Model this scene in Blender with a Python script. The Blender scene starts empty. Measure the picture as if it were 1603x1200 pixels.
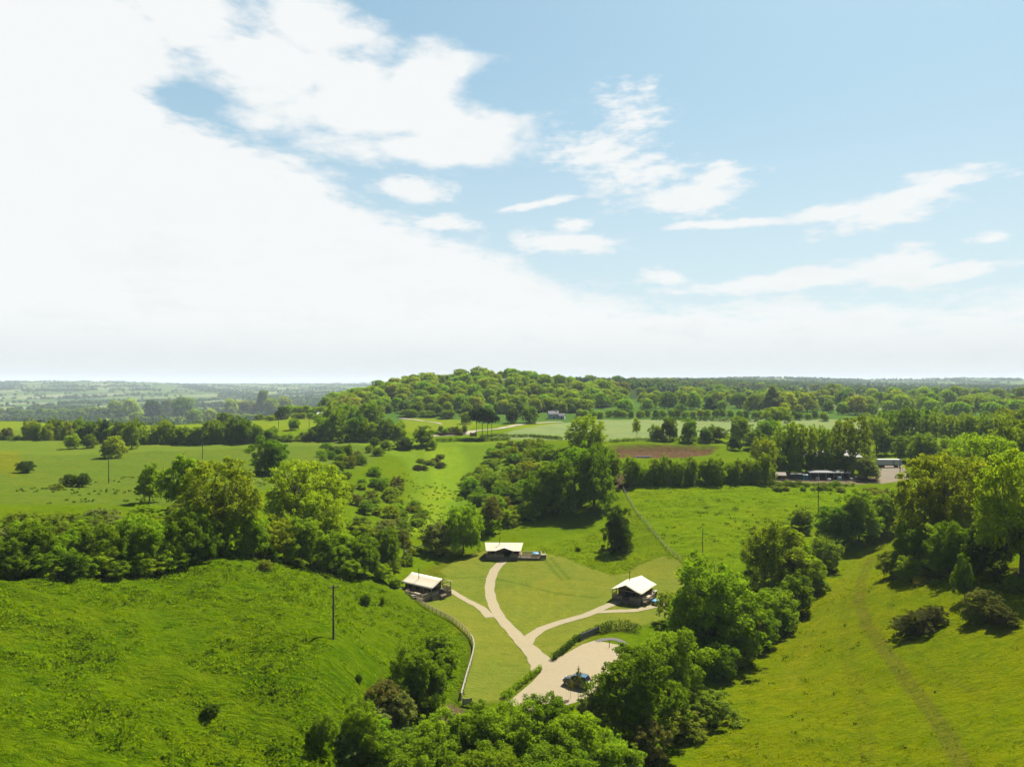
import bpy, math, random
import numpy as np
from mathutils import Vector, Matrix
R = math.radians
rng = np.random.default_rng(7)
random.seed(7)
scene = bpy.context.scene
COL = scene.collection
# ------------------------------------------------------------------ camera geometry of the photograph
F, CX, CY, H = 1100.0, 801.5, 600.0, 53.0
cam_d = bpy.data.cameras.new('camera'); cam = bpy.data.objects.new('camera', cam_d); COL.objects.link(cam)
cam_d.sensor_width = 36; cam_d.lens = 36 * F / 1603.0
cam_d.clip_start = 1; cam_d.clip_end = 40000
cam.location = (0, 0, H); cam.rotation_euler = (R(90), 0, 0)
scene.camera = cam

# ------------------------------------------------------------------ helpers: objects and meshes
def tag(o, label=None, cat=None, group=None, kind=None):
    if label: o['label'] = label
    if cat: o['category'] = cat
    if group: o['group'] = group
    if kind: o['kind'] = kind
    return o
def empty(name, loc=(0, 0, 0), rz=0, label=None, cat=None, group=None):
    o = bpy.data.objects.new(name, None); COL.objects.link(o)
    o.empty_display_size = .2
    o.location = loc; o.rotation_euler = (0, 0, rz)
    return tag(o, label, cat, group)
def raw_mesh(name, V, Q, mats, mi=None, attr=None, smooth=False):
    """V (n,3), Q (m,4) or (m,3) index array -> mesh"""
    V = np.asarray(V, np.float32); Q = np.asarray(Q, np.int32)
    k = Q.shape[1]
    me = bpy.data.meshes.new(name)
    me.vertices.add(len(V)); me.vertices.foreach_set('co', V.ravel())
    me.loops.add(Q.size); me.loops.foreach_set('vertex_index', Q.ravel())
    me.polygons.add(len(Q)); me.polygons.foreach_set('loop_start', np.arange(0, Q.size, k, dtype=np.int32))
    for m in mats: me.materials.append(m)
    if mi is not None: me.polygons.foreach_set('material_index', np.asarray(mi, np.int32))
    if smooth: me.polygons.foreach_set('use_smooth', np.ones(len(Q), bool))
    if attr:
        for nm, (dom, typ, arr) in attr.items():
            a = me.attributes.new(nm, typ, dom)
            a.data.foreach_set('value' if typ == 'FLOAT' else 'color', np.asarray(arr, np.float32).ravel())
    me.update(calc_edges=True); me.validate()
    return me
def link(name, me, parent=None):
    o = bpy.data.objects.new(name, me); COL.objects.link(o)
    if parent is not None: o.parent = parent
    return o
class MB:
    """collects boxes, bars and prisms; build() links them as one mesh"""
    def __init__(s): s.v = []; s.f = []
    def poly(s, pts, faces):
        b = len(s.v); s.v += [tuple(p) for p in pts]; s.f += [tuple(b + i for i in f) for f in faces]; return s
    def box(s, x0, x1, y0, y1, z0, z1):
        P = [(x, y, z) for z in (z0, z1) for y in (y0, y1) for x in (x0, x1)]
        return s.poly(P, [(0, 2, 3, 1), (4, 5, 7, 6), (0, 1, 5, 4), (2, 6, 7, 3), (0, 4, 6, 2), (1, 3, 7, 5)])
    def bar(s, a, b, w, h=None, n=4):
        a = Vector(a); b = Vector(b); d = (b - a).normalized(); h = h or w
        up = Vector((0, 0, 1)) if abs(d.z) < .95 else Vector((0, 1, 0))
        sx = d.cross(up).normalized(); sz = sx.cross(d)
        P = []
        for c in (a, b):
            for i in range(n):
                t = 2 * math.pi * (i + .5) / n; k = 1 / math.cos(math.pi / n) if n == 4 else 1
                P.append(c + sx * math.cos(t) * w / 2 * k + sz * math.sin(t) * h / 2 * k)
        fs = [(i, (i + 1) % n, n + (i + 1) % n, n + i) for i in range(n)] + [tuple(range(n - 1, -1, -1)), tuple(range(n, 2 * n))]
        return s.poly(P, fs)
    def prism(s, pts, thick):
        """planar polygon pts (3-D) given thickness along -normal"""
        pts = [Vector(p) for p in pts]; nrm = Vector((0, 0, 0))
        for i in range(len(pts)): nrm += pts[i].cross(pts[(i + 1) % len(pts)])
        nrm.normalize(); n = len(pts)
        low = [p - nrm * thick for p in pts]
        return s.poly(pts + low, [tuple(range(n)), tuple(range(2 * n - 1, n - 1, -1))] + [(i, n + i, n + (i + 1) % n, (i + 1) % n) for i in range(n)])
    def build(s, name, mat, parent=None, bevel=0, smooth=False, loc=None):
        me = bpy.data.meshes.new(name); me.from_pydata(s.v, [], s.f)
        for m in (mat if isinstance(mat, list) else [mat]): me.materials.append(m)
        if smooth:
            for p in me.polygons: p.use_smooth = True
        me.update(); o = link(name, me, parent)
        if loc: o.location = loc
        if bevel:
            b = o.modifiers.new('bevel', 'BEVEL'); b.width = bevel; b.segments = 2; b.limit_method = 'ANGLE'
        return o

# ------------------------------------------------------------------ node helper
class S:
    """a socket with arithmetic"""
    nt = None
    def __init__(s, k): s.k = k
    def _m(op, *a, clamp=False):
        n = S.nt.nodes.new('ShaderNodeMath'); n.operation = op; n.use_clamp = clamp
        for i, x in enumerate(a):
            if isinstance(x, S): S.nt.links.new(x.k, n.inputs[i])
            else: n.inputs[i].default_value = x
        return S(n.outputs[0])
    def __add__(a, b): return S._m('ADD', a, b)
    __radd__ = __add__
    def __sub__(a, b): return S._m('SUBTRACT', a, b)
    def __rsub__(a, b): return S._m('SUBTRACT', b, a)
    def __mul__(a, b): return S._m('MULTIPLY', a, b)
    __rmul__ = __mul__
    def __truediv__(a, b): return S._m('DIVIDE', a, b)
    def max(a, b): return S._m('MAXIMUM', a, b)
    def min(a, b): return S._m('MINIMUM', a, b)
    def step(a, lo, hi):
        n = S.nt.nodes.new('ShaderNodeMapRange'); n.interpolation_type = 'SMOOTHSTEP'
        S.nt.links.new(a.k, n.inputs[0]); n.inputs[1].default_value = lo; n.inputs[2].default_value = hi
        return S(n.outputs[0])
def noise(vec, scale, detail=4, rough=.5, w=None):
    n = S.nt.nodes.new('ShaderNodeTexNoise'); n.inputs['Scale'].default_value = scale
    n.inputs['Detail'].default_value = detail; n.inputs['Roughness'].default_value = rough
    if vec is not None: S.nt.links.new(vec.k, n.inputs['Vector'])
    return S(n.outputs[0])
def comb(x, y, z=0.0):
    n = S.nt.nodes.new('ShaderNodeCombineXYZ')
    for i, a in enumerate((x, y, z)):
        if isinstance(a, S): S.nt.links.new(a.k, n.inputs[i])
        else: n.inputs[i].default_value = a
    return S(n.outputs[0])
def mixc(f, a, b, mode='MIX'):
    n = S.nt.nodes.new('ShaderNodeMix'); n.data_type = 'RGBA'; n.blend_type = mode
    for i, x in ((0, f), (6, a), (7, b)):
        if isinstance(x, S): S.nt.links.new(x.k, n.inputs[i])
        elif i == 0: n.inputs[0].default_value = x
        else: n.inputs[i].default_value = (*x[:3], 1)
    return S(n.outputs[2])
def material(name):
    m = bpy.data.materials.new(name); m.use_nodes = True; m.node_tree.nodes.clear(); S.nt = m.node_tree
    out = m.node_tree.nodes.new('ShaderNodeOutputMaterial')
    return m, out
def principled(color, rough=.8, metal=0, spec=.3, normal=None):
    n = S.nt.nodes.new('ShaderNodeBsdfPrincipled')
    if isinstance(color, S): S.nt.links.new(color.k, n.inputs['Base Color'])
    else: n.inputs['Base Color'].default_value = (*color, 1)
    n.inputs['Roughness'].default_value = rough; n.inputs['Metallic'].default_value = metal
    n.inputs['Specular IOR Level'].default_value = spec
    if normal is not None: S.nt.links.new(normal.k, n.inputs['Normal'])
    return n
def bump(h, strength=.5, dist=.1):
    n = S.nt.nodes.new('ShaderNodeBump'); n.inputs['Strength'].default_value = strength; n.inputs['Distance'].default_value = dist
    S.nt.links.new(h.k, n.inputs['Height']); return S(n.outputs[0])
def objcoord():
    n = S.nt.nodes.new('ShaderNodeTexCoord'); return S(n.outputs['Object'])
def attrib(name, out='Color'):
    n = S.nt.nodes.new('ShaderNodeAttribute'); n.attribute_name = name; return S(n.outputs[out])
def plain(name, color, rough=.8, metal=0, spec=.3, var=.25, scale=3.0, bmp=0):
    m, out = material(name); co = objcoord()
    f = noise(co, scale, 5, .6)
    c = mixc(f, tuple(x * (1 - var) for x in color), tuple(min(x * (1 + var), .95) for x in color))
    p = principled(c, rough, metal, spec, bump(noise(co, scale * 6, 3), bmp, .02) if bmp else None)
    S.nt.links.new(p.outputs[0], out.inputs[0]); return m

# ------------------------------------------------------------------ terrain: heights from surveyed points
CP = []      # (azimuth, ln distance, height)
def cp(px, py, D): u = (px - CX) / F; CP.append((math.atan(u), math.log(D * math.hypot(1, u)), H - (py - CY) / F * D))
def cpz(px, D, z): u = (px - CX) / F; CP.append((math.atan(u), math.log(D * math.hypot(1, u)), z))
def cz(px, py, z): cp(px, py, (H - z) * F / (py - CY))
for p in [(0,1200,15),(200,1200,12.5),(400,1200,8.3),(522,1000,13),(522,1100,10.3),(560,1200,4),(620,1180,2),(700,1100,1),(740,1010,1),(655,940,2.2),
          (600,900,5),(440,900,13),(380,880,17),(250,920,17),(100,930,20),(0,920,21),(0,1050,18),(250,1050,15),
          (100,800,21),(0,760,21),(170,755,18),(330,760,19),(0,700,18),(250,700,17),(430,740,16),(420,700,17),(560,700,16),(480,760,14),(540,800,11),(600,840,8),(640,870,4),
          (0,672,20),(250,672,20),(450,672,20),(0,660,21),(450,660,21),
          (640,800,5),(720,800,4),(680,760,6),(700,720,11),(700,690,17),(620,740,12),(600,700,16),(700,680,20),(800,690,18),(850,720,16),(780,740,10),(820,780,7),
          (900,740,16),(900,800,7),(850,830,4),(940,830,4.5),(970,765,12),(1000,700,18),(1100,750,13),(1060,712,15.5),(1060,690,19),(1200,750,13),(1300,750,12.5),
          (1281,805,8.5),(1150,800,9),(1050,830,6.5),(1100,880,3.5),(1200,880,3.5),(1240,900,2.5),
          (690,900,2),(790,875,2),(850,865,2.5),(870,930,.5),(990,940,.5),(1050,890,2),(845,1020,0),(750,1050,.3),(905,1065,0),(960,1010,0),(850,1150,-.5),(990,1150,-.5),
          (1050,1090,-.5),(1120,1030,-1),(1230,960,-.5),(1290,890,1.5),(850,1250,0),(1100,1200,0),
          (1200,1200,2),(1400,1200,5),(1603,1200,9),(1603,1050,11),(1440,985,9),(1300,1050,3),(1200,1080,1),(1350,920,5),(1400,860,6),(1380,820,7),(1500,940,12),(1603,930,15),
          (1460,870,11),(1585,890,15),(1603,800,17),(1500,760,14),(1400,735,13),(1390,722,13),(1603,700,18),(1450,690,17),(1250,690,17),(1100,663,20),(1300,660,20),(1500,665,20),
          (900,668,20),(800,668,20),(740,650,24),(560,650,23),(900,648,24),(1000,648,23),(1200,650,22)]: cz(*p)
for p in [(0,800,2),(300,800,2),(0,1500,-35),(300,1500,-35),(500,1200,-20),(0,2500,-40),(300,2500,-42),(520,2500,-35),(0,4000,-15),(300,4000,-25),(500,4000,-20),
          (0,6500,62),(60,6500,66),(150,6500,76),(230,6500,58),(320,6500,25),(500,6000,15),(0,9000,50),(300,9000,50),(500,9000,50),(700,9000,55),
          (740,900,57),(640,880,49),(560,850,36),(500,850,22),(830,900,52),(900,920,44),(980,950,36),(740,780,42),(640,760,38),(850,780,38),(740,1100,55),(640,1100,35),(520,1100,0),
          (900,1300,52),(1000,1500,50),(740,1500,30),(600,1500,-10),(1100,1000,30),(1300,1000,26),(1500,1000,26),(1100,1500,40),(1300,1500,34),(1500,1500,30),
          (1000,1800,54),(1150,2000,50),(1300,2200,40),(1500,2200,30),(1600,2200,28),(1000,3000,68),(1200,3500,68),(1400,3500,48),(1600,3500,42),(1150,5000,84),(1300,5000,78),(1420,5000,70),(1500,5500,94),(1600,5500,86),
          (1000,6000,60),(800,6000,60),(1200,8000,60),(1500,8000,60),(0,15000,54),(400,15000,54),(800,15000,55),(1200,15000,55),(1603,15000,55)]: cpz(*p)
for px, L in ((-500, [(45,18),(60,20),(100,24),(200,24),(400,20),(600,20),(1500,-30),(2500,-38),(5000,0),(9000,50),(15000,54)]),
              (2100, [(45,8),(60,10),(100,16),(200,20),(400,20),(700,22),(1500,30),(3000,35),(6000,65),(15000,55)])):
    for D, z in L: cpz(px, D, z)
cpz(400, 40, 8); cpz(801, 40, 2); cpz(1200, 40, 3); cpz(801, 65, 0); cpz(1100, 65, 0)
CP = np.array(CP); AW = 1.6
def phi(d2): return np.sqrt(d2 + .10 ** 2)
def _feat(az, lr): return az * AW, lr * .9
cx_, cy_ = _feat(CP[:, 0], CP[:, 1])
A = phi((cx_[:, None] - cx_) ** 2 + (cy_[:, None] - cy_) ** 2)
n_ = len(CP)
A2 = np.zeros((n_ + 1, n_ + 1)); A2[:n_, :n_] = A - np.eye(n_) * .006; A2[:n_, n_] = 1; A2[n_, :n_] = 1
W = np.linalg.solve(A2, np.r_[CP[:, 2], 0])
def rbf(az, lr):
    a, b = _feat(az, lr); out = np.full(a.shape, W[-1])
    for i in range(n_): out += W[i] * phi((a - cx_[i]) ** 2 + (b - cy_[i]) ** 2)
    return out
# value noise on a lattice
_T = rng.random((256, 256))
def vnoise(x, y):
    xi = np.floor(x).astype(int); yi = np.floor(y).astype(int); fx = x - xi; fy = y - yi
    fx = fx * fx * (3 - 2 * fx); fy = fy * fy * (3 - 2 * fy); g = lambda i, j: _T[(xi + i) & 255, (yi + j) & 255]
    return (g(0, 0) * (1 - fx) + g(1, 0) * fx) * (1 - fy) + (g(0, 1) * (1 - fx) + g(1, 1) * fx) * fy - .5
# polar lattice: dense in the view, coarse behind
AZ = np.r_[np.linspace(-180, -56, 36)[:-1], np.linspace(-56, 56, 561), np.linspace(56, 180, 36)[1:-1]] * math.pi / 180
LR = np.log(np.r_[np.arange(40, 330, .85), 330 * np.exp(np.arange(0, math.log(15500 / 330), .010))])
azc = np.clip(AZ, R(-50), R(50))
GA, GL = np.meshgrid(azc, LR, indexing='ij')
Z0 = rbf(GA, GL)
RR = np.exp(GL); AA = np.broadcast_to(AZ[:, None], GA.shape)
GX = RR * np.sin(AA); GY = RR * np.cos(AA)
lawn_d = np.hypot((GX - 8) / 46, (GY - 163) / 50)
amp = np.clip((lawn_d - .9) * 2.5, 0, 1)
yard = np.hypot((GX - 190) / 40, (GY - 335) / 40); amp = amp * np.clip((yard - .8) * 2, 0, 1)
rough_left = np.clip((-GX - 12) / 20, 0, 1) * np.clip((170 - GY) / 40, 0, 1)
rough_up = np.clip((GX - 34) / 10, 0, 1) * np.clip((GY - 196) / 12, 0, 1) * np.clip((292 - GY) / 15, 0, 1) * np.clip((125 - GX) / 12, 0, 1)
Z0 = Z0 + amp * (1.6 * vnoise(GX / 31, GY / 31) + .55 * vnoise(GX / 9 + 40, GY / 9) + (.16 + .30 * rough_left) * vnoise(GX / 2.6 + 11, GY / 2.6) + (.1 + .34 * rough_left) * vnoise(GX / 1.5, GY / 1.1 + 70)
            + (.85 * rough_left + .75 * rough_up) * vnoise(GX / 5.2 + GY / 9 + 21, GY / 2.1 + 1.4 * vnoise(GX / 14, GY / 14)))
far_w = np.clip((RR - 1500) / 2500, 0, 1)
Z0 = Z0 + far_w * (16 * vnoise(GX / 900 + 5, GY / 900) + 7 * vnoise(GX / 330, GY / 330)) * np.clip((14000 - RR) / 4000, 0, 1)
near = np.clip((np.log(48) - GL) / .25, 0, 1); Z0 = Z0 * (1 - near) + 4 * near
behind = np.clip((np.abs(AA) - R(56)) / R(25), 0, 1); Z0 = Z0 * (1 - behind) + np.clip(Z0, 0, 40) * behind
lr_fine = LR
def ground_z(x, y):
    x = np.asarray(x, float); y = np.asarray(y, float)
    az = np.arctan2(x, y); lr = np.log(np.maximum(np.hypot(x, y), 40.0))
    fi = np.interp(az, AZ, np.arange(len(AZ))); fj = np.interp(lr, LR, np.arange(len(LR)))
    i = np.clip(fi.astype(int), 0, len(AZ) - 2); j = np.clip(fj.astype(int), 0, len(LR) - 2); a = fi - i; b = fj - j
    return (Z0[i, j] * (1 - a) + Z0[i + 1, j] * a) * (1 - b) + (Z0[i, j + 1] * (1 - a) + Z0[i + 1, j + 1] * a) * b
DS = np.exp(np.linspace(math.log(45), math.log(15000), 3000))
def hit(px, py):
    """the point of the ground seen at (px, py) of the photograph"""
    u = (px - CX) / F; v = (CY - py) / F
    z = H + v * DS; g = ground_z(u * DS, DS); k = np.nonzero(z < g)[0]
    k = k[0] if len(k) else len(DS) - 1
    if k == 0: D = DS[0]
    else:
        a = z[k - 1] - g[k - 1]; b = z[k] - g[k]; t = a / (a - b) if a != b else 0; D = DS[k - 1] + (DS[k] - DS[k - 1]) * min(max(t, 0), 1)
    return Vector((u * D, D, float(ground_z(u * D, D))))
def hits(L): return [hit(*p) for p in L]

# the cutting in the earth bank: a shallow scraped-out pit with a steep back
def soft_poly(P, w, x, y):
    r = np.zeros(x.shape, bool); d = np.full(x.shape, 1e9); n = len(P)
    for i in range(n):
        (x0, y0), (x1, y1) = P[i], P[(i + 1) % n]
        r ^= ((y0 > y) != (y1 > y)) & (x < (x1 - x0) * (y - y0) / (y1 - y0 + 1e-12) + x0)
        e = np.array([x1 - x0, y1 - y0]); t = np.clip(((x - x0) * e[0] + (y - y0) * e[1]) / (e @ e + 1e-9), 0, 1); d = np.minimum(d, np.hypot(x - x0 - t * e[0], y - y0 - t * e[1]))
    return np.where(r, 1.0, np.clip(1 - d / w, 0, 1))
PIT = np.array([(p.x, p.y) for p in hits([(960, 713), (962, 700), (1000, 697.5), (1060, 697), (1112, 699.5), (1095, 710), (1040, 714)])])
Z0 = Z0 - 3.2 * soft_poly(PIT, 4.5, GX + 3 * vnoise(GX / 7, GY / 7), GY + 3 * vnoise(GX / 6 + 9, GY / 6)) * np.where((GX > 30) & (GX < 140) & (GY > 320) & (GY < 470), 1, 0)
# ------------------------------------------------------------------ fields: what grows where
def poly_world(L): return np.array([(p.x, p.y) for p in hits(L)])
def inside(P, x, y):
    r = np.zeros(x.shape, bool); n = len(P)
    for i in range(n):
        x0, y0 = P[i]; x1, y1 = P[(i + 1) % n]
        c = ((y0 > y) != (y1 > y)); r ^= c & (x < (x1 - x0) * (y - y0) / (y1 - y0 + 1e-12) + x0)
    return r
def soft_inside(P, w, x, y):
    """1 inside, falling to 0 over w metres outside the polygon"""
    ins = inside(P, x, y); d = np.full(x.shape, 1e9)
    for i in range(len(P)):
        a = P[i]; b = P[(i + 1) % len(P)]; e = b - a; L2 = e @ e + 1e-9
        t = np.clip(((x - a[0]) * e[0] + (y - a[1]) * e[1]) / L2, 0, 1)
        d = np.minimum(d, np.hypot(x - a[0] - t * e[0], y - a[1] - t * e[1]))
    return np.where(ins, 1.0, np.clip(1 - d / w, 0, 1))
LAWN = [(652,938),(664,922),(700,902),(690,893),(722,873),(756,863),(835,864),(880,872),(930,892),(957,902),(985,897),(1003,883),(1036,871),(1066,879),(1078,900),(1072,935),(1045,965),(1002,978),(975,985),
        (935,990),(868,1032),(848,1048),(790,1092),(735,1103),(722,1100),(729,1070),(738,1040),(742,1005),(725,985),(700,962)]
LAWN_W = poly_world(LAWN)
GRASS = {'pasture': (.060, .092, .0012), 'rough': (.066, .102, .001), 'meadow': (.086, .104, .0010), 'lawn': (.088, .100, .012), 'plateau': (.062, .088, .008),
         'bright': (.080, .108, .005), 'crop': (.096, .122, .044), 'earth': (.095, .050, .027), 'sand': (.20, .16, .10)}
def zone(color, P, w, px=True):
    P = poly_world(P) if px else P
    x0, y0 = P.min(0) - w; x1, y1 = P.max(0) + w
    m = (GX > x0) & (GX < x1) & (GY > y0) & (GY < y1)
    s = soft_inside(P, w, GX[m], GY[m])[:, None]
    c = np.array(GRASS[color]) if isinstance(color, str) else np.array(color)
    CLR[m] = CLR[m] * (1 - s) + c * s
def field_cells(x, y, size):
    """jittered-lattice cells: (id, distance to the border of the cell)"""
    xs = x / size; ys = y / size; xi = np.floor(xs).astype(int); yi = np.floor(ys).astype(int)
    d1 = np.full(x.shape, 9.0); d2 = np.full(x.shape, 9.0); cid = np.zeros(x.shape, int)
    for dx in (-1, 0, 1):
        for dy in (-1, 0, 1):
            i = xi + dx; j = yi + dy
            px = i + .1 + .8 * _T[i & 255, j & 255]; py = j + .1 + .8 * _T[(i + 91) & 255, (j + 47) & 255]
            d = np.hypot(xs - px, (ys - py)); c = (i * 7919 + j * 104729) & 65535
            new = d < d1
            d2 = np.where(new, d1, np.minimum(d2, d)); cid = np.where(new, c, cid); d1 = np.where(new, d, d1)
    return cid, (d2 - d1) * size / 2
CLR = np.empty(GX.shape + (3,))
CLR[:] = GRASS['pasture']
far_m = RR > 900
cid, edge = field_cells(GX[far_m], GY[far_m] * .62, 210)
pal = np.array([(.10,.17,.04),(.12,.19,.05),(.15,.22,.06),(.22,.27,.11),(.27,.30,.15),(.08,.14,.03),(.10,.17,.05),(.17,.23,.07),(.05,.085,.022),(.055,.10,.03),(.045,.08,.02),(.09,.15,.04)])
pal = pal * .42
fc = pal[(cid * 31) % len(pal)]
CLR[far_m] = fc
mid_m = (RR > 560) & (RR <= 900); CLR[mid_m] = (.035, .07, .01)
zone('rough', [(-500,1300),(-500,930),(0,930),(250,900),(380,880),(470,900),(560,905),(640,945),(700,975),(730,1000),(725,1090),(650,1180),(560,1300)], 4)
zone('plateau', [(-400,790),(-300,676),(0,672),(450,682),(560,690),(600,700),(560,730),(500,730),(420,760),(300,790)], 5)
zone('bright', [(-300,662),(-300,650.5),(0,651),(140,651),(330,650),(340,662),(420,668),(300,674),(0,672)], 3)
zone((0.078, 0.089, 0.0043), [(0,735),(0,706),(26,706),(30,730),(20,745)], 2)
zone('bright', [(385,656),(500,651),(505,660),(480,672),(400,672)], 3)
zone((.074, .116, .006), [(540,690),(800,690),(800,712),(760,760),(700,800),(660,830),(610,830),(640,800),(660,760),(640,720)], 5)
zone((.098, .142, .006), [(672,700),(712,700),(722,730),(708,770),(690,800),(660,830),(640,830),(668,800),(684,760),(686,725)], 6)
zone('bright', [(632,654),(700,656),(745,660),(740,670),(640,676)], 3)
zone('bright', [(790,672),(800,664),(850,660),(880,662),(1000,655),(1000,660)], 3)
zone('crop', [(770,684),(800,676),(860,664),(940,657),(1190,656),(1440,658),(1440,672),(1200,676),(960,690),(860,688)], 3)
zone((.088, .128, .0015), [(990,765),(1060,760),(1200,757),(1330,757),(1330,780),(1290,830),(1190,870),(1110,890),(1070,875),(1020,835)], 5)
zone('meadow', [(1120,1300),(1100,1200),(1130,1110),(1200,1040),(1270,940),(1330,880),(1400,835),(1420,840),(1380,890),(1430,900),(1603,880),(1900,900),(1900,1300)], 5)
zone((.086, .120, .002), [(810,870),(860,850),(930,835),(980,800),(1010,830),(1060,880),(1000,885),(950,903),(900,880)], 4)
zone((0.062, 0.071, 0.0050), [(690,895),(722,873),(756,863),(700,880),(650,905),(665,920)], 3)
zone((0.062, 0.079, 0.0043), LAWN_W, 2.2, False)
zone('lawn', LAWN_W, .5, False)
zone('earth', PIT, 6.0, False)
zone((.048, .036, .018), [(966,740),(986,742),(984,762),(968,764)], 1.5)
zone((0.102, 0.066, 0.0396), [(686,1118),(705,1105),(722,1112),(720,1130),(700,1140)], 1)
zone((0.152, 0.126, 0.1008), [(1372,744),(1380,728),(1412,727),(1420,750),(1380,756)], 1.5)
zone((0.115, 0.086, 0.0576), [(1196,752),(1200,745),(1340,744),(1372,748),(1370,756),(1200,756)], 1)

# faint wheel tracks and the trodden line down the right-hand meadow: bare, flattened grass
def track(L, w, c, k):
    P = np.array([(p.x, p.y) for p in hits(L)])
    m = (GX > P[:, 0].min() - 3) & (GX < P[:, 0].max() + 3) & (GY > P[:, 1].min() - 3) & (GY < P[:, 1].max() + 3)
    x, y = GX[m], GY[m]; d = np.full(x.shape, 1e9)
    for a, b in zip(P[:-1], P[1:]):
        e = b - a; t = np.clip(((x - a[0]) * e[0] + (y - a[1]) * e[1]) / (e @ e + 1e-9), 0, 1)
        d = np.minimum(d, np.hypot(x - a[0] - t * e[0], y - a[1] - t * e[1]))
    s = (np.clip(1.6 - d / w, 0, 1) * k)[:, None]; CLR[m] = CLR[m] * (1 - s) + np.array(c) * s
for o_ in (-7, 7):
    track([(1362 + o_ * .5, 875), (1350 + o_ * .6, 905), (1345 + o_ * .7, 940), (1355 + o_ * .8, 975), (1380 + o_, 1010), (1410 + o_, 1050), (1440 + o_ * 1.1, 1090), (1475 + o_ * 1.2, 1140), (1510 + o_ * 1.3, 1200)], .42, (.070, .066, .008), .75)
    track([(1330 + o_ * .6, 930), (1318 + o_ * .8, 980), (1330 + o_, 1040), (1350 + o_, 1100), (1360 + o_ * 1.2, 1200)], .36, (.074, .080, .004), .55)
    track([(1375 + o_ * .4, 855), (1340 + o_ * .5, 885), (1300 + o_ * .8, 950), (1262 + o_, 1010), (1230 + o_, 1080)], .36, (.104, .108, .006), .6)
track([(1400,925),(1390,960),(1420,1010),(1480,1060),(1540,1090)], .5, (.062,.070,.006), .3)
track([(775,905),(820,915),(870,928),(930,935)], .45, (0.037,0.061,0.0048), .7)
track([(852,874),(866,892),(880,908)], .4, (0.040,0.065,0.0048), .7)
track([(862,872),(876,890),(892,906)], .4, (0.040,0.065,0.0048), .7)
for L_ in ([(800,985),(812,960),(815,935),(808,905)],[(822,990),(836,965),(840,935),(832,905)],[(848,975),(862,955),(866,930),(858,900)],[(880,965),(900,945),(908,920)],[(706,985),(745,1010),(780,1050)],[(720,978),(765,1010),(800,1060)],[(880,1000),(930,975),(1000,965)]): track(L_, .5, (.094,.118,.012), .35)
track([(706,904),(740,903),(766,902)], .4, (0.040,0.065,0.0048), .6)

# ------------------------------------------------------------------ ground material
# how tussocky the sward is: 0 on mown lawn and crops, 1 on the rough slope
ROUGH = np.full(GX.shape, .45)
def rough_zone(v, L, w, px=True):
    global ROUGH
    P = poly_world(L) if px else L
    s = soft_inside(P, w, GX, GY); ROUGH = ROUGH * (1 - s) + v * s
ROUGH[RR > 420] = .12
RP_LEFT = [(-500,1300),(-500,930),(0,920),(250,895),(380,870),(470,890),(560,900),(640,945),(700,975),(730,1000),(725,1090),(650,1180),(560,1300)]
RP_RIGHT = [(1120,1300),(1100,1200),(1130,1110),(1200,1040),(1270,940),(1330,880),(1400,835),(1420,840),(1380,890),(1430,900),(1603,880),(1900,900),(1900,1300)]
RP_UP = [(990,770),(1060,762),(1200,757),(1330,757),(1330,780),(1290,830),(1190,870),(1110,890),(1070,875),(1020,835)]
RP_MID = [(810,870),(860,850),(930,835),(980,800),(1010,830),(1060,880),(1000,885),(950,903),(900,880)]
rough_zone(1.0, RP_LEFT, 5); rough_zone(.62, RP_RIGHT, 4); rough_zone(.7, RP_UP, 3); rough_zone(.75, RP_MID, 2); rough_zone(1.0, PIT, 6, False); rough_zone(.30, LAWN_W, 1, False)
def ground_mat():
    m, out = material('grass_and_soil'); co = objcoord(); base = attrib('field')
    n1 = noise(co, .045, 4, .6); n2 = noise(co, .35, 4, .65); n3 = noise(co, 2.2, 4, .7); n4 = noise(co, 7, 2, .6)
    rg_ = attrib('rough', 'Fac')
    sp = S.nt.nodes.new('ShaderNodeSeparateXYZ'); S.nt.links.new(co.k, sp.inputs[0]); X_, Y_ = S(sp.outputs[0]), S(sp.outputs[1])
    wv = noise(co, .5, 2) * 2.2; st = comb(X_ * .45 + wv, Y_ * 1.25 + wv, 0.0); n5 = noise(st, 1.1, 5, .7)
    c = mixc((n1.step(.35, .7)) * .6, base, mixc(1.0, base, (1.28, 1.04, .9), 'MULTIPLY'))
    c = mixc(noise(co, .16, 3, .6).step(.42, .64) * .35, c, mixc(1.0, c, (.76, .86, .75), 'MULTIPLY'))
    c = mixc(n2.step(.42, .66) * (rg_ * .6 + .15), c, mixc(1.0, c, (.60, .78, .6), 'MULTIPLY'))
    c = mixc(n3.step(.45, .72) * (rg_ * .7 + .12), c, mixc(1.0, c, (.50, .64, .5), 'MULTIPLY'))
    c = mixc(n4.step(.5, .8) * .35, c, mixc(1.0, c, (1.3, 1.2, 1.3), 'MULTIPLY'))
    c = mixc(n5.step(.47, .66) * (rg_ * .85 + .05), c, mixc(1.0, c, (.48, .62, .5), 'MULTIPLY'))  # shadow streaks of swirling grass put into the colour where the sward is rough
    c = mixc(n5.step(.46, .25) * (rg_ * .5 + .05), c, mixc(1.0, c, (1.35, 1.18, 1.2), 'MULTIPLY'))
    h = (n3 * .5 + n2 * .8 + n4 * .2 + n5 * 1.3) * (rg_ * .9 + .1)
    p = principled(c, 1.0, 0, .0, bump(h, 1.0, .8))
    S.nt.links.new(p.outputs[0], out.inputs[0]); return m
M_GROUND = ground_mat()
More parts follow.
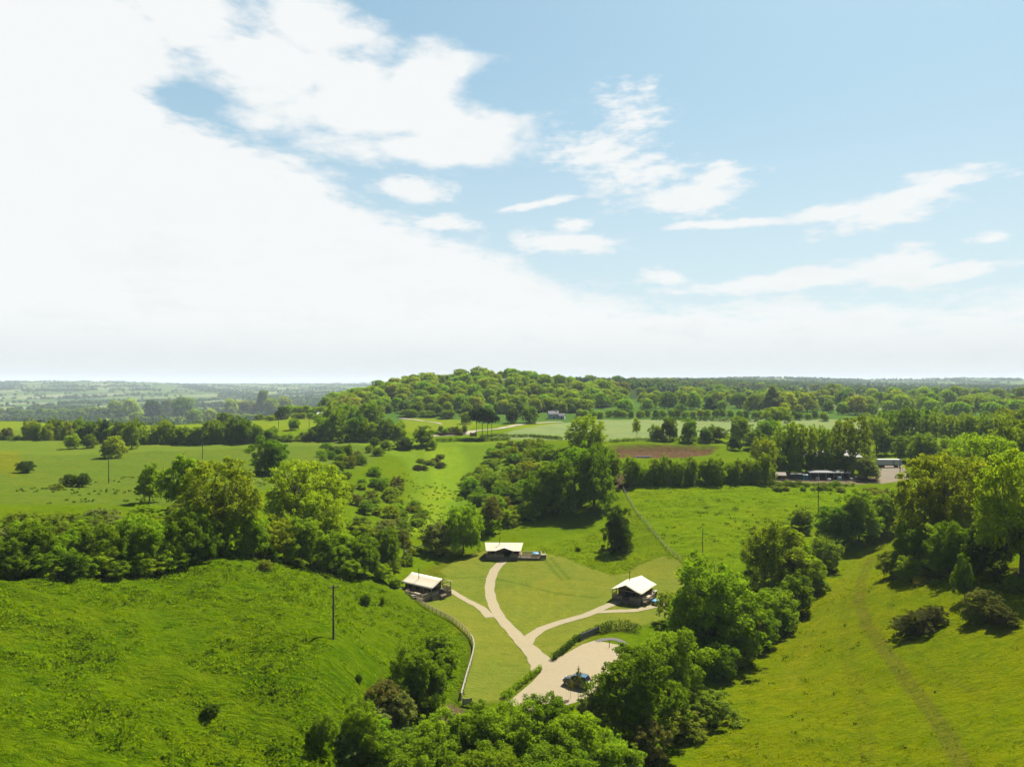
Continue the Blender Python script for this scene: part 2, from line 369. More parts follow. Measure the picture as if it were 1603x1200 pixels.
def build_ground():
    na, nr = GX.shape
    V = np.stack([GX, GY, Z0], -1).reshape(-1, 3)
    i = np.arange(na)[:, None]; j = np.arange(nr - 1)[None, :]; i2 = (i + 1) % na
    Q = np.stack([i * nr + j, i * nr + j + 1, i2 * nr + j + 1, i2 * nr + j], -1).reshape(-1, 4)
    c = len(V); V = np.vstack([V, [[0, 0, 4.0]]])
    ii = np.arange(0, na); tri = np.stack([ii * nr, ((ii + 1) % na) * nr, np.full(na, c), np.full(na, c)], -1)
    me = bpy.data.meshes.new('ground')
    fl = np.r_[Q.ravel(), tri[:, :3].ravel()].astype(np.int32)
    st = np.r_[np.arange(0, Q.size, 4), Q.size + np.arange(0, na * 3, 3)].astype(np.int32)
    me.vertices.add(len(V)); me.vertices.foreach_set('co', V.astype(np.float32).ravel())
    me.loops.add(len(fl)); me.loops.foreach_set('vertex_index', fl)
    me.polygons.add(len(st)); me.polygons.foreach_set('loop_start', st)
    me.polygons.foreach_set('use_smooth', np.ones(len(st), bool))
    me.materials.append(M_GROUND)
    a = me.attributes.new('field', 'FLOAT_COLOR', 'POINT')
    C4 = np.ones((len(V), 4), np.float32); C4[:-1, :3] = CLR.reshape(-1, 3); C4[-1, :3] = GRASS['pasture']
    a.data.foreach_set('color', C4.ravel())
    b = me.attributes.new('rough', 'FLOAT', 'POINT'); b.data.foreach_set('value', np.r_[ROUGH.ravel(), 1].astype(np.float32))
    me.update(calc_edges=True)
    return tag(link('ground', me), kind='structure')
build_ground()

# ------------------------------------------------------------------ sky, clouds and sun
SUN_AZ, SUN_EL = R(34), R(53)
SUN_STRENGTH, SKY_STRENGTH, EXPOSURE = 5.0, .05, 1.65
CLOUD = .306
def azel(px, py):
    u = (px - CX) / F; v = (CY - py) / F; return math.atan(u), math.atan2(v, math.hypot(1, u))
def build_world():
    w = bpy.data.worlds.new('World'); scene.world = w; w.use_nodes = True; nt = w.node_tree; nt.nodes.clear(); S.nt = nt
    out = nt.nodes.new('ShaderNodeOutputWorld'); bg = nt.nodes.new('ShaderNodeBackground'); nt.links.new(bg.outputs[0], out.inputs[0])
    sky = nt.nodes.new('ShaderNodeTexSky'); sky.sky_type = 'NISHITA'; sky.sun_disc = False
    sky.sun_elevation = SUN_EL; sky.sun_rotation = SUN_AZ; sky.altitude = 100; sky.air_density = 1.0; sky.dust_density = 1.2; sky.ozone_density = 1.0
    tc = nt.nodes.new('ShaderNodeTexCoord'); sp = nt.nodes.new('ShaderNodeSeparateXYZ'); nt.links.new(tc.outputs['Generated'], sp.inputs[0])
    x, y, z = (S(sp.outputs[i]) for i in range(3))
    az = S._m('ARCTAN2', x, y); el = S._m('ARCSINE', z)
    zz = z.max(0.0) + .13
    q = comb(x / zz, y / zz)
    f1 = noise(q, .9, 8, .58) - .5; f2 = noise(q, 3.1, 8, .62) - .5; f3 = noise(comb(az, el * 2.4), 9, 7, .6) - .5; f4 = noise(comb(az, el * 3.0), 30, 6, .62) - .5
    fb = f1 * .9 + f2 * .55
    # the great bank: everything below this line
    fcv = nt.nodes.new('ShaderNodeFloatCurve'); mp = fcv.mapping; cv = mp.curves[0]
    pts = [(-600, -420), (0, -170), (110, -50), (180, 60), (225, 130), (275, 182), (335, 208), (400, 225), (470, 255), (540, 300), (600, 328), (660, 352), (740, 385), (790, 402), (830, 428), (900, 452), (960, 472), (1060, 478), (1200, 478), (1380, 478), (1480, 468), (1603, 458), (2100, 440)]
    while len(cv.points) < len(pts): cv.points.new(.5, .5)
    for p, (px, py) in zip(sorted(cv.points, key=lambda p: p.location.x), pts):
        pass
    for p, (px, py) in zip(cv.points, pts):
        a, e = azel(px, py); p.location = ((a + 1.0) / 2.0, e / 1.0); p.handle_type = 'AUTO'
    mp.update(); nt.links.new((((az + f2 * .16 + f1 * .10)) * .5 + .5).k, fcv.inputs['Value'])
    bank = S(fcv.outputs[0]) - el + fb * .10 + f3 * .075 + f4 * .03
    hole = None
    def ell(px, py, rx, ry, rot=0):
        a, e = azel(px, py); c, s = math.cos(R(rot)), math.sin(R(rot)); da = az - a; de = el - e
        u = (da * c + de * s) / (rx / F); v = (de * c - da * s) / (ry / F)
        return 1.0 - S._m('SQRT', u * u + v * v)
    def union(L):
        r = ell(*L[0])
        for l in L[1:]: r = r.max(ell(*l))
        return r
    big = union([(150, 30, 120, 90, -20), (300, 30, 150, 62, -25), (430, 110, 170, 85, -18), (560, 160, 185, 82, -10), (690, 195, 130, 52, -10), (490, 40, 90, 55, 0), (650, 140, 110, 55, 20), (640, 230, 90, 26, -8)])
    small = union([(1000, 195, 66, 52, -20), (960, 250, 112, 42, -12), (1000, 275, 95, 34, 0), (1075, 308, 120, 30, 5), (1120, 285, 55, 26, 10),
                   (640, 294, 92, 24, -4), (692, 352, 72, 18, 0), (1335, 330, 80, 14, 2), (1430, 305, 90, 22, 14), (1400, 325, 100, 26, 10), (1550, 374, 34, 14, 8),
                   (1240, 440, 230, 16, 3), (1400, 415, 80, 26, 2), (1050, 432, 50, 16, -6), (1470, 428, 110, 14, 4), (1130, 351, 92, 8, -1), (870, 380, 105, 20, -3), (830, 322, 70, 8, 9), (900, 352, 40, 12, 0)])
    a_bank = (bank + f4 * .03 + f3 * .03).step(-.022, .022)
    a_big = (big + fb * 1.9 + f3 * 1.9).step(-.20, .46)
    a_small = (small + fb * 1.2 + f3 * 2.6 + f4 * 1.2).step(-.08, .60) * .96
    front = az.max(az * -1.0).step(1.05, .75)
    other = (f1 * 1.4 + f2 * .8 - .22).step(0, .30) * (1.0 - front) * .5
    wisp = (f1 * .8 + f2 * .7 + f3 * 1.1).step(.10, .55) * .35
    al = (((a_bank.max(a_big)).max(a_small)).max(wisp)) * front
    al = al.max(other)
    shade = (f1 * .6 + f3 * .9 + f4 * .4).step(-.05, .38) * (el.step(.30, .03) * .8 + .2)
    white = mixc(shade * .5, (CLOUD * .96, CLOUD * .985, CLOUD * .985), (CLOUD * .76, CLOUD * .80, CLOUD * .82))
    lo = el.step(.10, .0)
    white = mixc(lo * .85, white, (CLOUD * .76, CLOUD * .80, CLOUD * .80))
    blue = mixc(1.0, S(sky.outputs[0]), (SKY_STRENGTH * 1.0,) * 3, 'MULTIPLY')
    blue = mixc(1.0, blue, SKY_TINT, 'MULTIPLY')
    blue = mixc((el.step(.55, .05) * .35 + .5) * front, blue, mixc(el.step(.5, .03), (.123, .204, .257), (.222, .263, .281)))
    col = mixc(al, blue, white)
    nt.links.new(col.k, bg.inputs['Color']); bg.inputs['Strength'].default_value = 1.0
    try: w.cycles.sampling_method = 'MANUAL'; w.cycles.sample_map_resolution = 512
    except Exception: pass
SKY_TINT = (.78, .88, .78)
build_world()
sd = bpy.data.lights.new('sun', 'SUN'); sun = bpy.data.objects.new('sun', sd); COL.objects.link(sun)
sd.energy = SUN_STRENGTH; sd.angle = R(.53); sd.color = (1.0, .965, .89)
dirv = Vector((math.sin(SUN_AZ) * math.cos(SUN_EL), math.cos(SUN_AZ) * math.cos(SUN_EL), math.sin(SUN_EL)))
sun.rotation_euler = (-dirv).to_track_quat('-Z', 'Y').to_euler(); sun.location = (0, 0, 300)
# ------------------------------------------------------------------ the air
def build_haze():
    m, out = material('haze'); n = S.nt.nodes.new('ShaderNodeVolumePrincipled')
    n.inputs['Color'].default_value = (.70, .80, .90, 1); n.inputs['Density'].default_value = HAZE; n.inputs['Anisotropy'].default_value = .0
    S.nt.links.new(n.outputs[0], out.inputs['Volume'])
    o = MB().box(-15400, 15400, -900, 15400, float(Z0.min()) - 1, float(Z0.max()) + 45).build('haze', m)
    tag(o, kind='stuff'); return o
HAZE = 6.5e-5
build_haze()
vs = scene.view_settings; vs.view_transform = 'Standard'; vs.look = 'None'; vs.exposure = EXPOSURE; vs.gamma = 1; vs.use_curve_mapping = False
cy = scene.cycles; cy.max_bounces = 6; cy.diffuse_bounces = 1; cy.glossy_bounces = 2; cy.transmission_bounces = 4; cy.transparent_max_bounces = 8; cy.volume_bounces = 0
scene.render.film_transparent = False
cy.use_denoising = True; cy.denoiser = 'OPENIMAGEDENOISE'; cy.denoising_input_passes = 'RGB_ALBEDO_NORMAL'; cy.denoising_prefilter = 'ACCURATE'
# ------------------------------------------------------------------ foliage
def leaf_mat():
    m, out = material('foliage'); nt = m.node_tree
    oi = nt.nodes.new('ShaderNodeObjectInfo'); base = S(oi.outputs['Color']); rnd = S(oi.outputs['Random'])
    t = attrib('tint', 'Fac')
    a = mixc(t, mixc(1.0, base, (.55, .66, .5), 'MULTIPLY'), mixc(1.0, base, (1.45, 1.32, 1.2), 'MULTIPLY'))
    a = mixc(rnd * .4, a, mixc(1.0, a, (1.18, 1.04, .8), 'MULTIPLY'))
    d = nt.nodes.new('ShaderNodeBsdfDiffuse'); tr = nt.nodes.new('ShaderNodeBsdfTranslucent')
    nt.links.new(a.k, d.inputs[0]); tcol = mixc(1.0, a, (1.15, 1.25, .35), 'MULTIPLY'); nt.links.new(tcol.k, tr.inputs[0])
    m1 = nt.nodes.new('ShaderNodeMixShader'); m1.inputs[0].default_value = .46; nt.links.new(d.outputs[0], m1.inputs[1]); nt.links.new(tr.outputs[0], m1.inputs[2])
    nt.links.new(m1.outputs[0], out.inputs[0]); return m
M_LEAF = leaf_mat()
M_BARK = plain('bark', (.085, .065, .048), .95, var=.4, scale=4, bmp=.6)
M_PINEBARK = plain('pine_bark', (.17, .085, .05), .95, var=.35, scale=4, bmp=.6)
def unit(v): return v / (np.linalg.norm(v, axis=-1, keepdims=True) + 1e-9)
def leaves(C, N, size, rg, tilt=.55, asp=1.35):
    """one small four-cornered leaf spray at every centre C, facing about N"""
    n = len(C); N = unit(N + rg.normal(0, tilt, (n, 3))); t = unit(np.cross(N, rg.normal(0, 1, (n, 3)))); b = np.cross(N, t)
    s = (size * rg.uniform(.6, 1.35, n))[:, None]
    V = np.empty((n, 4, 3)); k = rg.uniform(.6, 1.0, (n, 1))
    V[:, 0] = C - t * s * asp * .5; V[:, 1] = C - b * s * .5 * k + t * s * rg.uniform(-.15, .15, (n, 1)); V[:, 2] = C + t * s * asp * .5; V[:, 3] = C + b * s * .5 * k
    V[:, 1] -= N * s * .12; V[:, 3] -= N * s * .12
    return V.reshape(-1, 3), np.arange(4 * n).reshape(n, 4)
def lobes_to_leaves(L, n, size, rg, shell=.28, under=.35):
    """L (k,4): centres and radii of clumps; leaves lie on their outer shells"""
    k = len(L); w = L[:, 3] ** 2; idx = rg.choice(k, int(n * 1.9), p=w / w.sum())
    d = unit(rg.normal(0, 1, (len(idx), 3))); d[:, 2] = np.where((d[:, 2] < -.2) & (rg.random(len(idx)) > under), -d[:, 2], d[:, 2])
    r = L[idx, 3] * (1 - shell * rg.random(len(idx)) ** 1.5 + .10 * rg.normal(0, 1, len(idx)))
    P = L[idx, :3] + d * r[:, None] * np.array([1, 1, .82])
    keep = np.ones(len(idx), bool)
    for j in (range(k) if k < 130 else ()):  # drop what would sit deep inside another clump
        q = (P - L[j, :3]) / np.array([1, 1, .82]); keep &= ~((np.einsum('ij,ij->i', q, q) < (L[j, 3] * .66) ** 2) & (idx != j))
    P, d, idx = P[keep][:n], d[keep][:n], idx[keep][:n]
    V, Q = leaves(P, d + np.array([0, 0, .35]), size, rg)
    lt = rg.uniform(.15, .85, k); t = np.clip(lt[idx] * .6 + .4 * rg.random(len(idx)), 0, 1)
    return V, Q, t
def crown_lobes(rg, k, base, top, shape='dome', rl=(.13, .24), spread=1.0, irr=1.0):
    """clump centres filling a crown of width 1 between heights base and top (in units of its height)"""
    out = []; zc = (base + top) / 2; hz = (top - base) / 2; b1, b2 = rg.uniform(0, 6.28, 2)
    for i in range(k):
        u = (i + .5) / k; ct = 1 - 1.75 * u; ph = i * 2.39996 + rg.uniform(-.4, .4); st = math.sqrt(max(0, 1 - ct * ct))
        r = rg.uniform(*rl); q = rg.uniform(.80, 1.0)
        z = zc + hz * ct * q * (1 + irr * .10 * math.sin(ph + b2)) - (r * .55 if ct > 0 else -r * .2)
        rad = {'dome': .5, 'tall': .5 * (1 - .25 * max(0, ct)), 'cone': .5 * (1 - .62 * (ct + .75) / 1.75), 'flat': .5 * (1 if ct > .1 else .75)}[shape]
        st2 = max(st, .93) if (ct < 0 and shape in ('dome', 'tall')) else st
        bump_ = 1 + irr * (.24 * math.sin(2 * ph + b1) * math.cos(2.2 * ct + b2) + .14 * math.sin(3 * ph + b2) + rg.uniform(-.10, .10))
        rr = max(0, rad * spread * q * bump_ - r * .75) * (st2 ** .7 if st2 > 0 else 0)
        out.append((rr * math.cos(ph), rr * math.sin(ph), z, r))
    for i in range(k // 4):                   # clumps nearer the heart
        a = rg.uniform(0, 6.28); rr = rg.uniform(0, .2); out.append((rr * math.cos(a), rr * math.sin(a), zc + hz * rg.uniform(-.5, .55), rg.uniform(rl[0], rl[1] * 1.1)))
    return np.array(out)
def sprays(L, rg, m, q=(.34, .52)):
    """break every clump of a crown into m smaller ones sitting on its skin, more of them on its upper side"""
    out = []
    for x, y, z, r in L:
        d = unit(rg.normal(0, 1, (m, 3))); d[:, 2] = np.where((d[:, 2] < -.25) & (rg.random(m) < .6), -d[:, 2], d[:, 2]); s = r * rg.uniform(*q, m)
        out.append(np.c_[np.array([x, y, z]) + d * (r - s * .55)[:, None] * np.array([1, 1, .82]), s])
    return np.vstack(out)
def tubes(paths, n=5):
    V, Q = [], []
    for P, r in paths:
        P = np.asarray(P, float); b = sum(len(v) for v in V)
        T = np.gradient(P, axis=0); T = unit(T); ref = np.array([1, 0, 0.]) if abs(T[0][0]) < .8 else np.array([0, 1., 0])
        X = unit(np.cross(T, ref)); Y = np.cross(T, X); a = np.arange(n) * 2 * math.pi / n
        ring = P[:, None] + (X[:, None] * np.cos(a)[:, None] + Y[:, None] * np.sin(a)[:, None]) * np.asarray(r)[:, None, None]
        V.append(ring.reshape(-1, 3))
        for i in range(len(P) - 1):
            for j in range(n): Q.append((b + i * n + j, b + i * n + (j + 1) % n, b + (i + 1) * n + (j + 1) % n, b + (i + 1) * n + j))
    return np.vstack(V), np.array(Q)
def skeleton(L, rg, r0, base, fork, nl=9):
    top = L[:, 2].max(); P = [(0, 0, -.03), (rg.normal(0, .006), rg.normal(0, .006), fork * .5), (rg.normal(0, .012), rg.normal(0, .012), fork), (rg.normal(0, .03), rg.normal(0, .03), (fork + top) / 2), (0, 0, top * .93)]
    paths = [(P, [r0 * 1.25, r0, r0 * .85, r0 * .45, r0 * .1])]
    for i in rg.choice(len(L), min(nl, len(L)), replace=False):
        e = L[i, :3]; s = np.array([0, 0, fork * rg.uniform(.65, 1.15)]); m = s * .5 + e * .5 + np.array([0, 0, -.03])
        paths.append(([s, m, e], [r0 * .5, r0 * .32, r0 * .1]))
        for _ in range(2):
            e2 = e + rg.normal(0, .07, 3); paths.append(([m, (m + e2) / 2 + rg.normal(0, .01, 3), e2], [r0 * .28, r0 * .18, r0 * .05]))
    return tubes(paths)
PROTO = {}
def add_proto(name, seed, k, nleaf, leaf, base, top, shape, rl, r0, fork, spread=1.0, shell=.28, trunk=True, single=False, bark=None, nl=9, under=.35, sub=0, irr=1.0):
    rg = np.random.default_rng(seed); L = crown_lobes(rg, k, base, top, shape, rl, spread, irr)
    L[:, 2] += rg.normal(0, .012, len(L)); V, Q, t = lobes_to_leaves(sprays(L, rg, sub) if sub else L, nleaf, leaf, rg, shell, under)
    # every proto is scaled so that its foliage is one unit wide and one unit tall
    w = np.percentile(np.abs(V[:, :2]), 99) * 2; zt = np.percentile(V[:, 2], 99.7); sc = np.array([1 / w, 1 / w, 1 / zt]); V = V * sc; L[:, :3] *= sc
    V[:, 2] = np.maximum(V[:, 2], -.02)
    tv = skeleton(L, rg, r0, base, fork, nl) if trunk else None
    if single and tv:
        n = len(V); VV = np.vstack([V, tv[0]]); QQ = np.vstack([Q, tv[1] + n]); mi = np.r_[np.zeros(len(Q)), np.ones(len(tv[1]))]
        PROTO[name] = (raw_mesh(name, VV, QQ, [M_LEAF, bark or M_BARK], mi, {'tint': ('FACE', 'FLOAT', np.r_[t, np.full(len(tv[1]), .5)])}), None)
    else:
        PROTO[name] = (raw_mesh('crown', V, Q, [M_LEAF], None, {'tint': ('FACE', 'FLOAT', t)}), raw_mesh('trunk', tv[0], tv[1], [bark or M_BARK], smooth=True) if tv else None)
for s in range(3):
    add_proto(f'round{s}', 11 + s, 52, 34000, .021, -.10, 1.0, 'dome', (.085, .18), .022, .28, shell=.5, under=.45, sub=9)
    add_proto(f'bush{s}', 31 + s, 26, 10000, .036, -.12, 1.0, 'dome', (.13, .25), .016, .2, trunk=False, shell=.5, sub=7)
    add_proto(f'wood{s}', 41 + s, 26, 3200, .058, -.05, 1.0, 'dome', (.13, .24), .022, .25, single=True, nl=5)
    add_proto(f'airy{s}', 61 + s, 60, 17000, .022, .14, 1.0, 'dome', (.07, .14), .022, .36, 1.06, shell=.6, nl=18, sub=6, irr=.7)
for s in range(2):
    add_proto(f'tall{s}', 21 + s, 40, 20000, .027, -.05, 1.0, 'tall', (.10, .18), .024, .3, shell=.5, sub=8)
    add_proto(f'mound{s}', 71 + s, 40, 13000, .028, -.25, 1.0, 'dome', (.09, .17), .01, .2, trunk=False, shell=.5, sub=6)
    add_proto(f'thin{s}', 81 + s, 30, 3800, .040, .22, 1.0, 'tall', (.09, .17), .02, .5, shell=.8, nl=14)
    add_proto(f'oak{s}', 91 + s, 64, 30000, .019, .02, 1.0, 'dome', (.08, .155), .026, .26, 1.04, shell=.5, nl=20, sub=8, irr=.3)
add_proto('twig0', 87, 16, 800, .05, .25, 1.0, 'tall', (.09, .17), .02, .5, shell=.9, nl=14)
add_proto('conifer0', 51, 34, 9000, .034, .04, 1.0, 'cone', (.09, .16), .022, .5, shell=.5)
add_proto('pine0', 55, 18, 5200, .045, .55, 1.0, 'flat', (.13, .22), .020, .66, shell=.45, bark=M_PINEBARK)
add_proto('pine1', 56, 16, 4600, .045, .60, 1.0, 'flat', (.12, .2), .020, .7, shell=.45, bark=M_PINEBARK)

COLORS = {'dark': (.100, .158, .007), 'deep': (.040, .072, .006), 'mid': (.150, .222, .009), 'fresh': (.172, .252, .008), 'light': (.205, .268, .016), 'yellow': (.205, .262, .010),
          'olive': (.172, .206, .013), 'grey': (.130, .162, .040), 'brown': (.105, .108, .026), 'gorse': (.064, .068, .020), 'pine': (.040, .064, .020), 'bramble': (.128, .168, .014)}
_count = {}
def jitter(c, k=.12): return tuple(x * (1 + random.uniform(-k, k)) for x in c)
def plant(name, proto, pos, w, h, color, label, cat, group=None, rz=None, jit=.08):
    """a tree or a bush of width w and height h metres standing at pos; its crown and trunk are its parts"""
    if proto[-1] not in '0123456789':
        n = sum(1 for p in PROTO if p[:-1] == proto); _count[proto] = _count.get(proto, -1) + 1; proto = f'{proto}{_count[proto] % n}'
    me, tr = PROTO[proto]; c = (*jitter(COLORS[color] if isinstance(color, str) else color, jit), 1)
    rz = random.uniform(0, 6.28) if rz is None else rz
    if tr is None:
        o = link(name, me); o.location = pos; o.rotation_euler = (0, 0, rz); o.scale = (w, w, h); o.color = c
        return tag(o, label, cat, group)
    e = empty(name, pos, rz, label, cat, group); e.scale = (w, w, h)
    k = link('crown', me, e); k.color = c; link('trunk', tr, e)
    return e
def at_px(name, proto, px, py, wpx, hpx, color, label, cat='tree', group=None, sink=.15, **kw):
    p = hit(px, py); s = p.y / F; p.z -= sink
    return plant(name, proto, p, wpx * s, hpx * s, color, label, cat, group, **kw)
ORD = 'first second third fourth fifth sixth seventh eighth ninth tenth eleventh twelfth thirteenth fourteenth fifteenth sixteenth seventeenth eighteenth nineteenth twentieth'.split()
def nth(i): return ORD[i] if i < 20 else 'twenty-' + ORD[i - 20] if i < 29 else 'thirty-' + ORD[i - 30] if i > 29 else 'thirtieth'

CW = {'dark': 'dark green', 'deep': 'very dark green', 'mid': 'mid green', 'fresh': 'fresh bright green', 'light': 'pale green', 'yellow': 'yellow-green', 'olive': 'olive-yellow', 'grey': 'grey-green', 'brown': 'brownish', 'gorse': 'dull brown', 'pine': 'blackish green', 'bramble': 'dull green'}
T = lambda *a, **k: at_px('broadleaf_tree', *a, **k)
B = lambda *a, **k: at_px('bush', *a, cat='bush', **k)
# --- along the stream and the foot of the picture
T('round', 996, 1152, 146, 142, 'dark', 'big round dark green tree at the corner of the gravel car park')
T('round', 1045, 1100, 122, 118, 'mid', 'broad bright-topped tree directly behind the round dark tree by the car park')
T('round', 1118, 1024, 148, 158, 'mid', 'largest tree of the stream belt, many-lobed, right of the third tent')
T('round', 1086, 1006, 72, 98, 'fresh', 'ragged tree overhanging the branch path near the blue hot tub', sink=.4)
T('airy', 1050, 975, 52, 50, 'olive', 'small loose twiggy tree beside the end of the branch path')
T('round', 1215, 925, 105, 112, 'mid', 'feathery grey-topped tree between the lone pole and the upper meadow gap')
T('tall', 1250, 915, 60, 78, 'fresh', 'narrow tree on the meadow side of the feathery grey-topped tree')
B('bush', 1292, 892, 54, 52, 'bramble', 'round pale bush at the top end of the stream belt beside the meadow')
B('bush', 1266, 926, 58, 54, 'mid', 'bush below the round pale bush, on the meadow edge of the stream belt')
B('bush', 1246, 958, 60, 58, 'dark', 'dark bush half way down the meadow edge of the stream belt')
B('bush', 1218, 986, 66, 62, 'mid', 'rounded bush on the meadow edge beneath the largest stream tree')
B('bush', 1190, 1010, 66, 60, 'dark', 'shady bush at the foot of the largest stream tree')
B('bush', 1156, 1036, 64, 56, 'mid', 'low bush in the deep shade between two stream trees')
B('bush', 1126, 1060, 58, 56, 'dark', 'small dark bush right of the broad bright-topped tree')
B('mound', 1112, 1124, 96, 44, 'bramble', 'low spreading bramble mound at the meadow edge', sink=.3)
B('mound', 1070, 1148, 84, 38, 'bramble', 'lower bramble mound sloping to the rough grass', sink=.3)
B('mound', 1020, 1195, 76, 66, 'brown', 'brown-tinged thicket at the bottom edge right of the treetops', sink=.3)
B('mound', 980, 1235, 80, 70, 'bramble', 'dull thicket at the bottom edge beside the treetops', sink=.3)
for i, (px, py, w, h, c, d) in enumerate([(630, 1232, 120, 92, 'dark', 'lowest and leftmost of the treetops'), (690, 1222, 118, 104, 'mid', 'treetop below the small timber gate'), (742, 1218, 110, 110, 'dark', 'treetop below the clipped hedge'),
        (800, 1222, 130, 128, 'mid', 'middle treetop'), (858, 1196, 96, 110, 'dark', 'tallest treetop, below the parked car'), (900, 1222, 120, 112, 'mid', 'bright treetop below the bare sapling'),
        (945, 1240, 110, 105, 'mid', 'rightmost of the treetops'), (660, 1290, 150, 120, 'dark', 'dark treetop cut by the bottom edge'), (760, 1295, 160, 126, 'dark', 'large treetop cut by the bottom edge'), (870, 1290, 160, 122, 'dark', 'dark broad treetop cut by the bottom edge')]):
    T('round', px, py, w, h, c, d + ' in the row along the bottom', group='trees along the bottom edge')
B('bush', 925, 1130, 46, 48, 'grey', 'grey-green bush between the parked car and the round dark tree')
# --- left of the lawn fence
T('round', 648, 1108, 92, 96, 'dark', 'dark tree in the hollow left of the white rail fence')
T('round', 676, 1100, 56, 74, 'dark', 'smaller dark tree leaning on the tree in the hollow')
B('bush', 690, 1030, 40, 38, 'mid', 'leafy bush on the slope nearest the bend of the rail fence')
B('bush', 701, 1052, 36, 38, 'mid', 'leafy bush just above the hollow beside the rail fence')
B('bush', 680, 1013, 26, 22, 'dark', 'small dark bush uphill of the leafy fence bushes')
B('mound', 600, 1118, 72, 50, 'brown', 'brownish twiggy thicket left of the tree in the hollow')
B('bush', 622, 1142, 54, 60, 'grey', 'grey-green bush in front of the brownish thicket')
T('round', 566, 1180, 66, 92, 'mid', 'leafy young tree casting a black shadow on the lower left slope')
T('round', 506, 1164, 44, 50, 'mid', 'small round tree with its own dark shadow on the lower left slope')
B('bush', 590, 1170, 50, 50, 'mid', 'bush beside the leafy young tree near the bottom edge')
B('bush', 330, 1118, 30, 18, 'deep', 'low dark tuft alone in the rough left pasture')
B('bush', 561, 1066, 12, 12, 'deep', 'tiny dark bush on the lower left slope')
B('bush', 572, 947, 18, 18, 'deep', 'small dark bush right of the tall pole', group=None)
B('bush', 599, 948, 9, 16, 'dark', 'slim small bush below the lit green bush near the first tent')
B('bush', 599, 908, 30, 26, 'fresh', 'small bright round bush left of the first tent')
B('bush', 618, 918, 22, 16, 'mid', 'low bush just left of the first tent')
B('tall', 425, 888, 22, 36, 'deep', 'lone dark upright bush at the top of the left slope')
B('bush', 415, 893, 26, 18, 'bramble', 'low scrub at the foot of the lone dark upright bush')
# --- the hedge bank at the left
for i, (px, py, w, h, c) in enumerate([(-30, 894, 84, 80, 'dark'), (14, 896, 78, 78, 'dark'), (58, 891, 80, 88, 'dark'), (100, 892, 76, 76, 'mid'), (140, 891, 82, 92, 'dark'), (184, 889, 80, 84, 'dark'), (226, 887, 86, 94, 'mid'), (270, 880, 78, 88, 'dark'), (306, 872, 72, 90, 'dark'), (336, 866, 56, 74, 'dark')]):
    T('round', px, py, w, h, c, f'{nth(i)} tree from the left in the front row of the thicket', group='front row of the thicket above the left slope', sink=1.6)
for i, (px, py, w, h, c) in enumerate([(-10, 866, 76, 56, 'grey'), (36, 862, 70, 62, 'mid'), (80, 858, 78, 52, 'bramble'), (120, 858, 72, 64, 'mid'), (164, 856, 80, 56, 'grey'), (206, 854, 76, 62, 'fresh'), (250, 850, 80, 60, 'mid'), (292, 842, 70, 62, 'bramble')]):
    T('round', px, py, w, h, c, f'{nth(i)} tree from the left in the back row of the thicket', group='back row of the thicket above the left slope', sink=1.6)
for i, (px, py, w, h, c) in enumerate([(35, 826, 60, 26, 'bramble'), (95, 824, 62, 22, 'bramble'), (160, 822, 64, 28, 'grey'), (225, 818, 60, 28, 'mid'), (282, 812, 50, 26, 'bramble')]):
    B('mound', px, py, w, h, c, f'{nth(i)} from the left of the scrubby mounds behind the thicket', group='scrub mounds behind the dark hedge')
T('oak', 340, 858, 124, 140, 'olive', 'big loose olive-brown tree standing in the hedge above the left slope')
T('oak', 478, 838, 120, 118, 'yellow', 'big round yellow-green tree above the left slope')
T('oak', 500, 866, 80, 96, 'yellow', 'yellow-green tree leaning in front of the big round yellow one')
T('tall', 234, 786, 42, 62, 'fresh', 'narrow upright green tree at the left of the loose olive tree')
T('tall', 284, 800, 64, 88, 'fresh', 'tall green tree between the narrow tree and the loose olive tree')
T('round', 395, 872, 60, 70, 'mid', 'mid green tree below the loose olive tree')
T('round', 430, 874, 66, 66, 'olive', 'shaded olive tree between the loose tree and the round yellow one')
T('round', 475, 884, 74, 74, 'mid', 'green tree at the foot of the round yellow tree')
T('round', 525, 892, 66, 64, 'mid', 'green tree at the lower end of the slope hedge')
T('round', 565, 898, 64, 66, 'dark', 'dark tree at the lower end of the slope hedge, next to last')
T('round', 603, 890, 52, 64, 'dark', 'last dark tree of the slope hedge towards the first tent')
B('bush', 545, 905, 40, 30, 'mid', 'bush under the lower end of the slope hedge')
T('thin', 632, 876, 30, 48, 'brown', 'thin brown-leaved tree behind the first tent')
T('round', 423, 741, 62, 58, 'dark', 'dense dark round tree alone at the edge of the left field')
for i in range(20):
    px = -20 + i * 18.5; B('bush', px, 901 - max(0, px - 180) ** 2 * .0016 + random.uniform(-3, 3), random.uniform(34, 50), random.uniform(22, 36), random.choice(['dark', 'deep', 'mid']), f'{nth(i)} from the left of the low bushes skirting the thicket', group='low bushes skirting the thicket')
# --- between the tents
T('round', 725, 866, 58, 84, 'fresh', 'round bright green tree behind and left of the middle tent')
B('bush', 683, 866, 54, 48, 'grey', 'scrubby grey-green bush left of the round bright tree')
T('thin', 770, 836, 34, 60, 'brown', 'thin twiggy tree on the bank behind the middle tent')
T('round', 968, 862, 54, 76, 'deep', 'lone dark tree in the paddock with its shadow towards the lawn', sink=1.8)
B('bush', 905, 862, 9, 7, 'deep', 'tiny dark bush in the paddock behind the lawn')
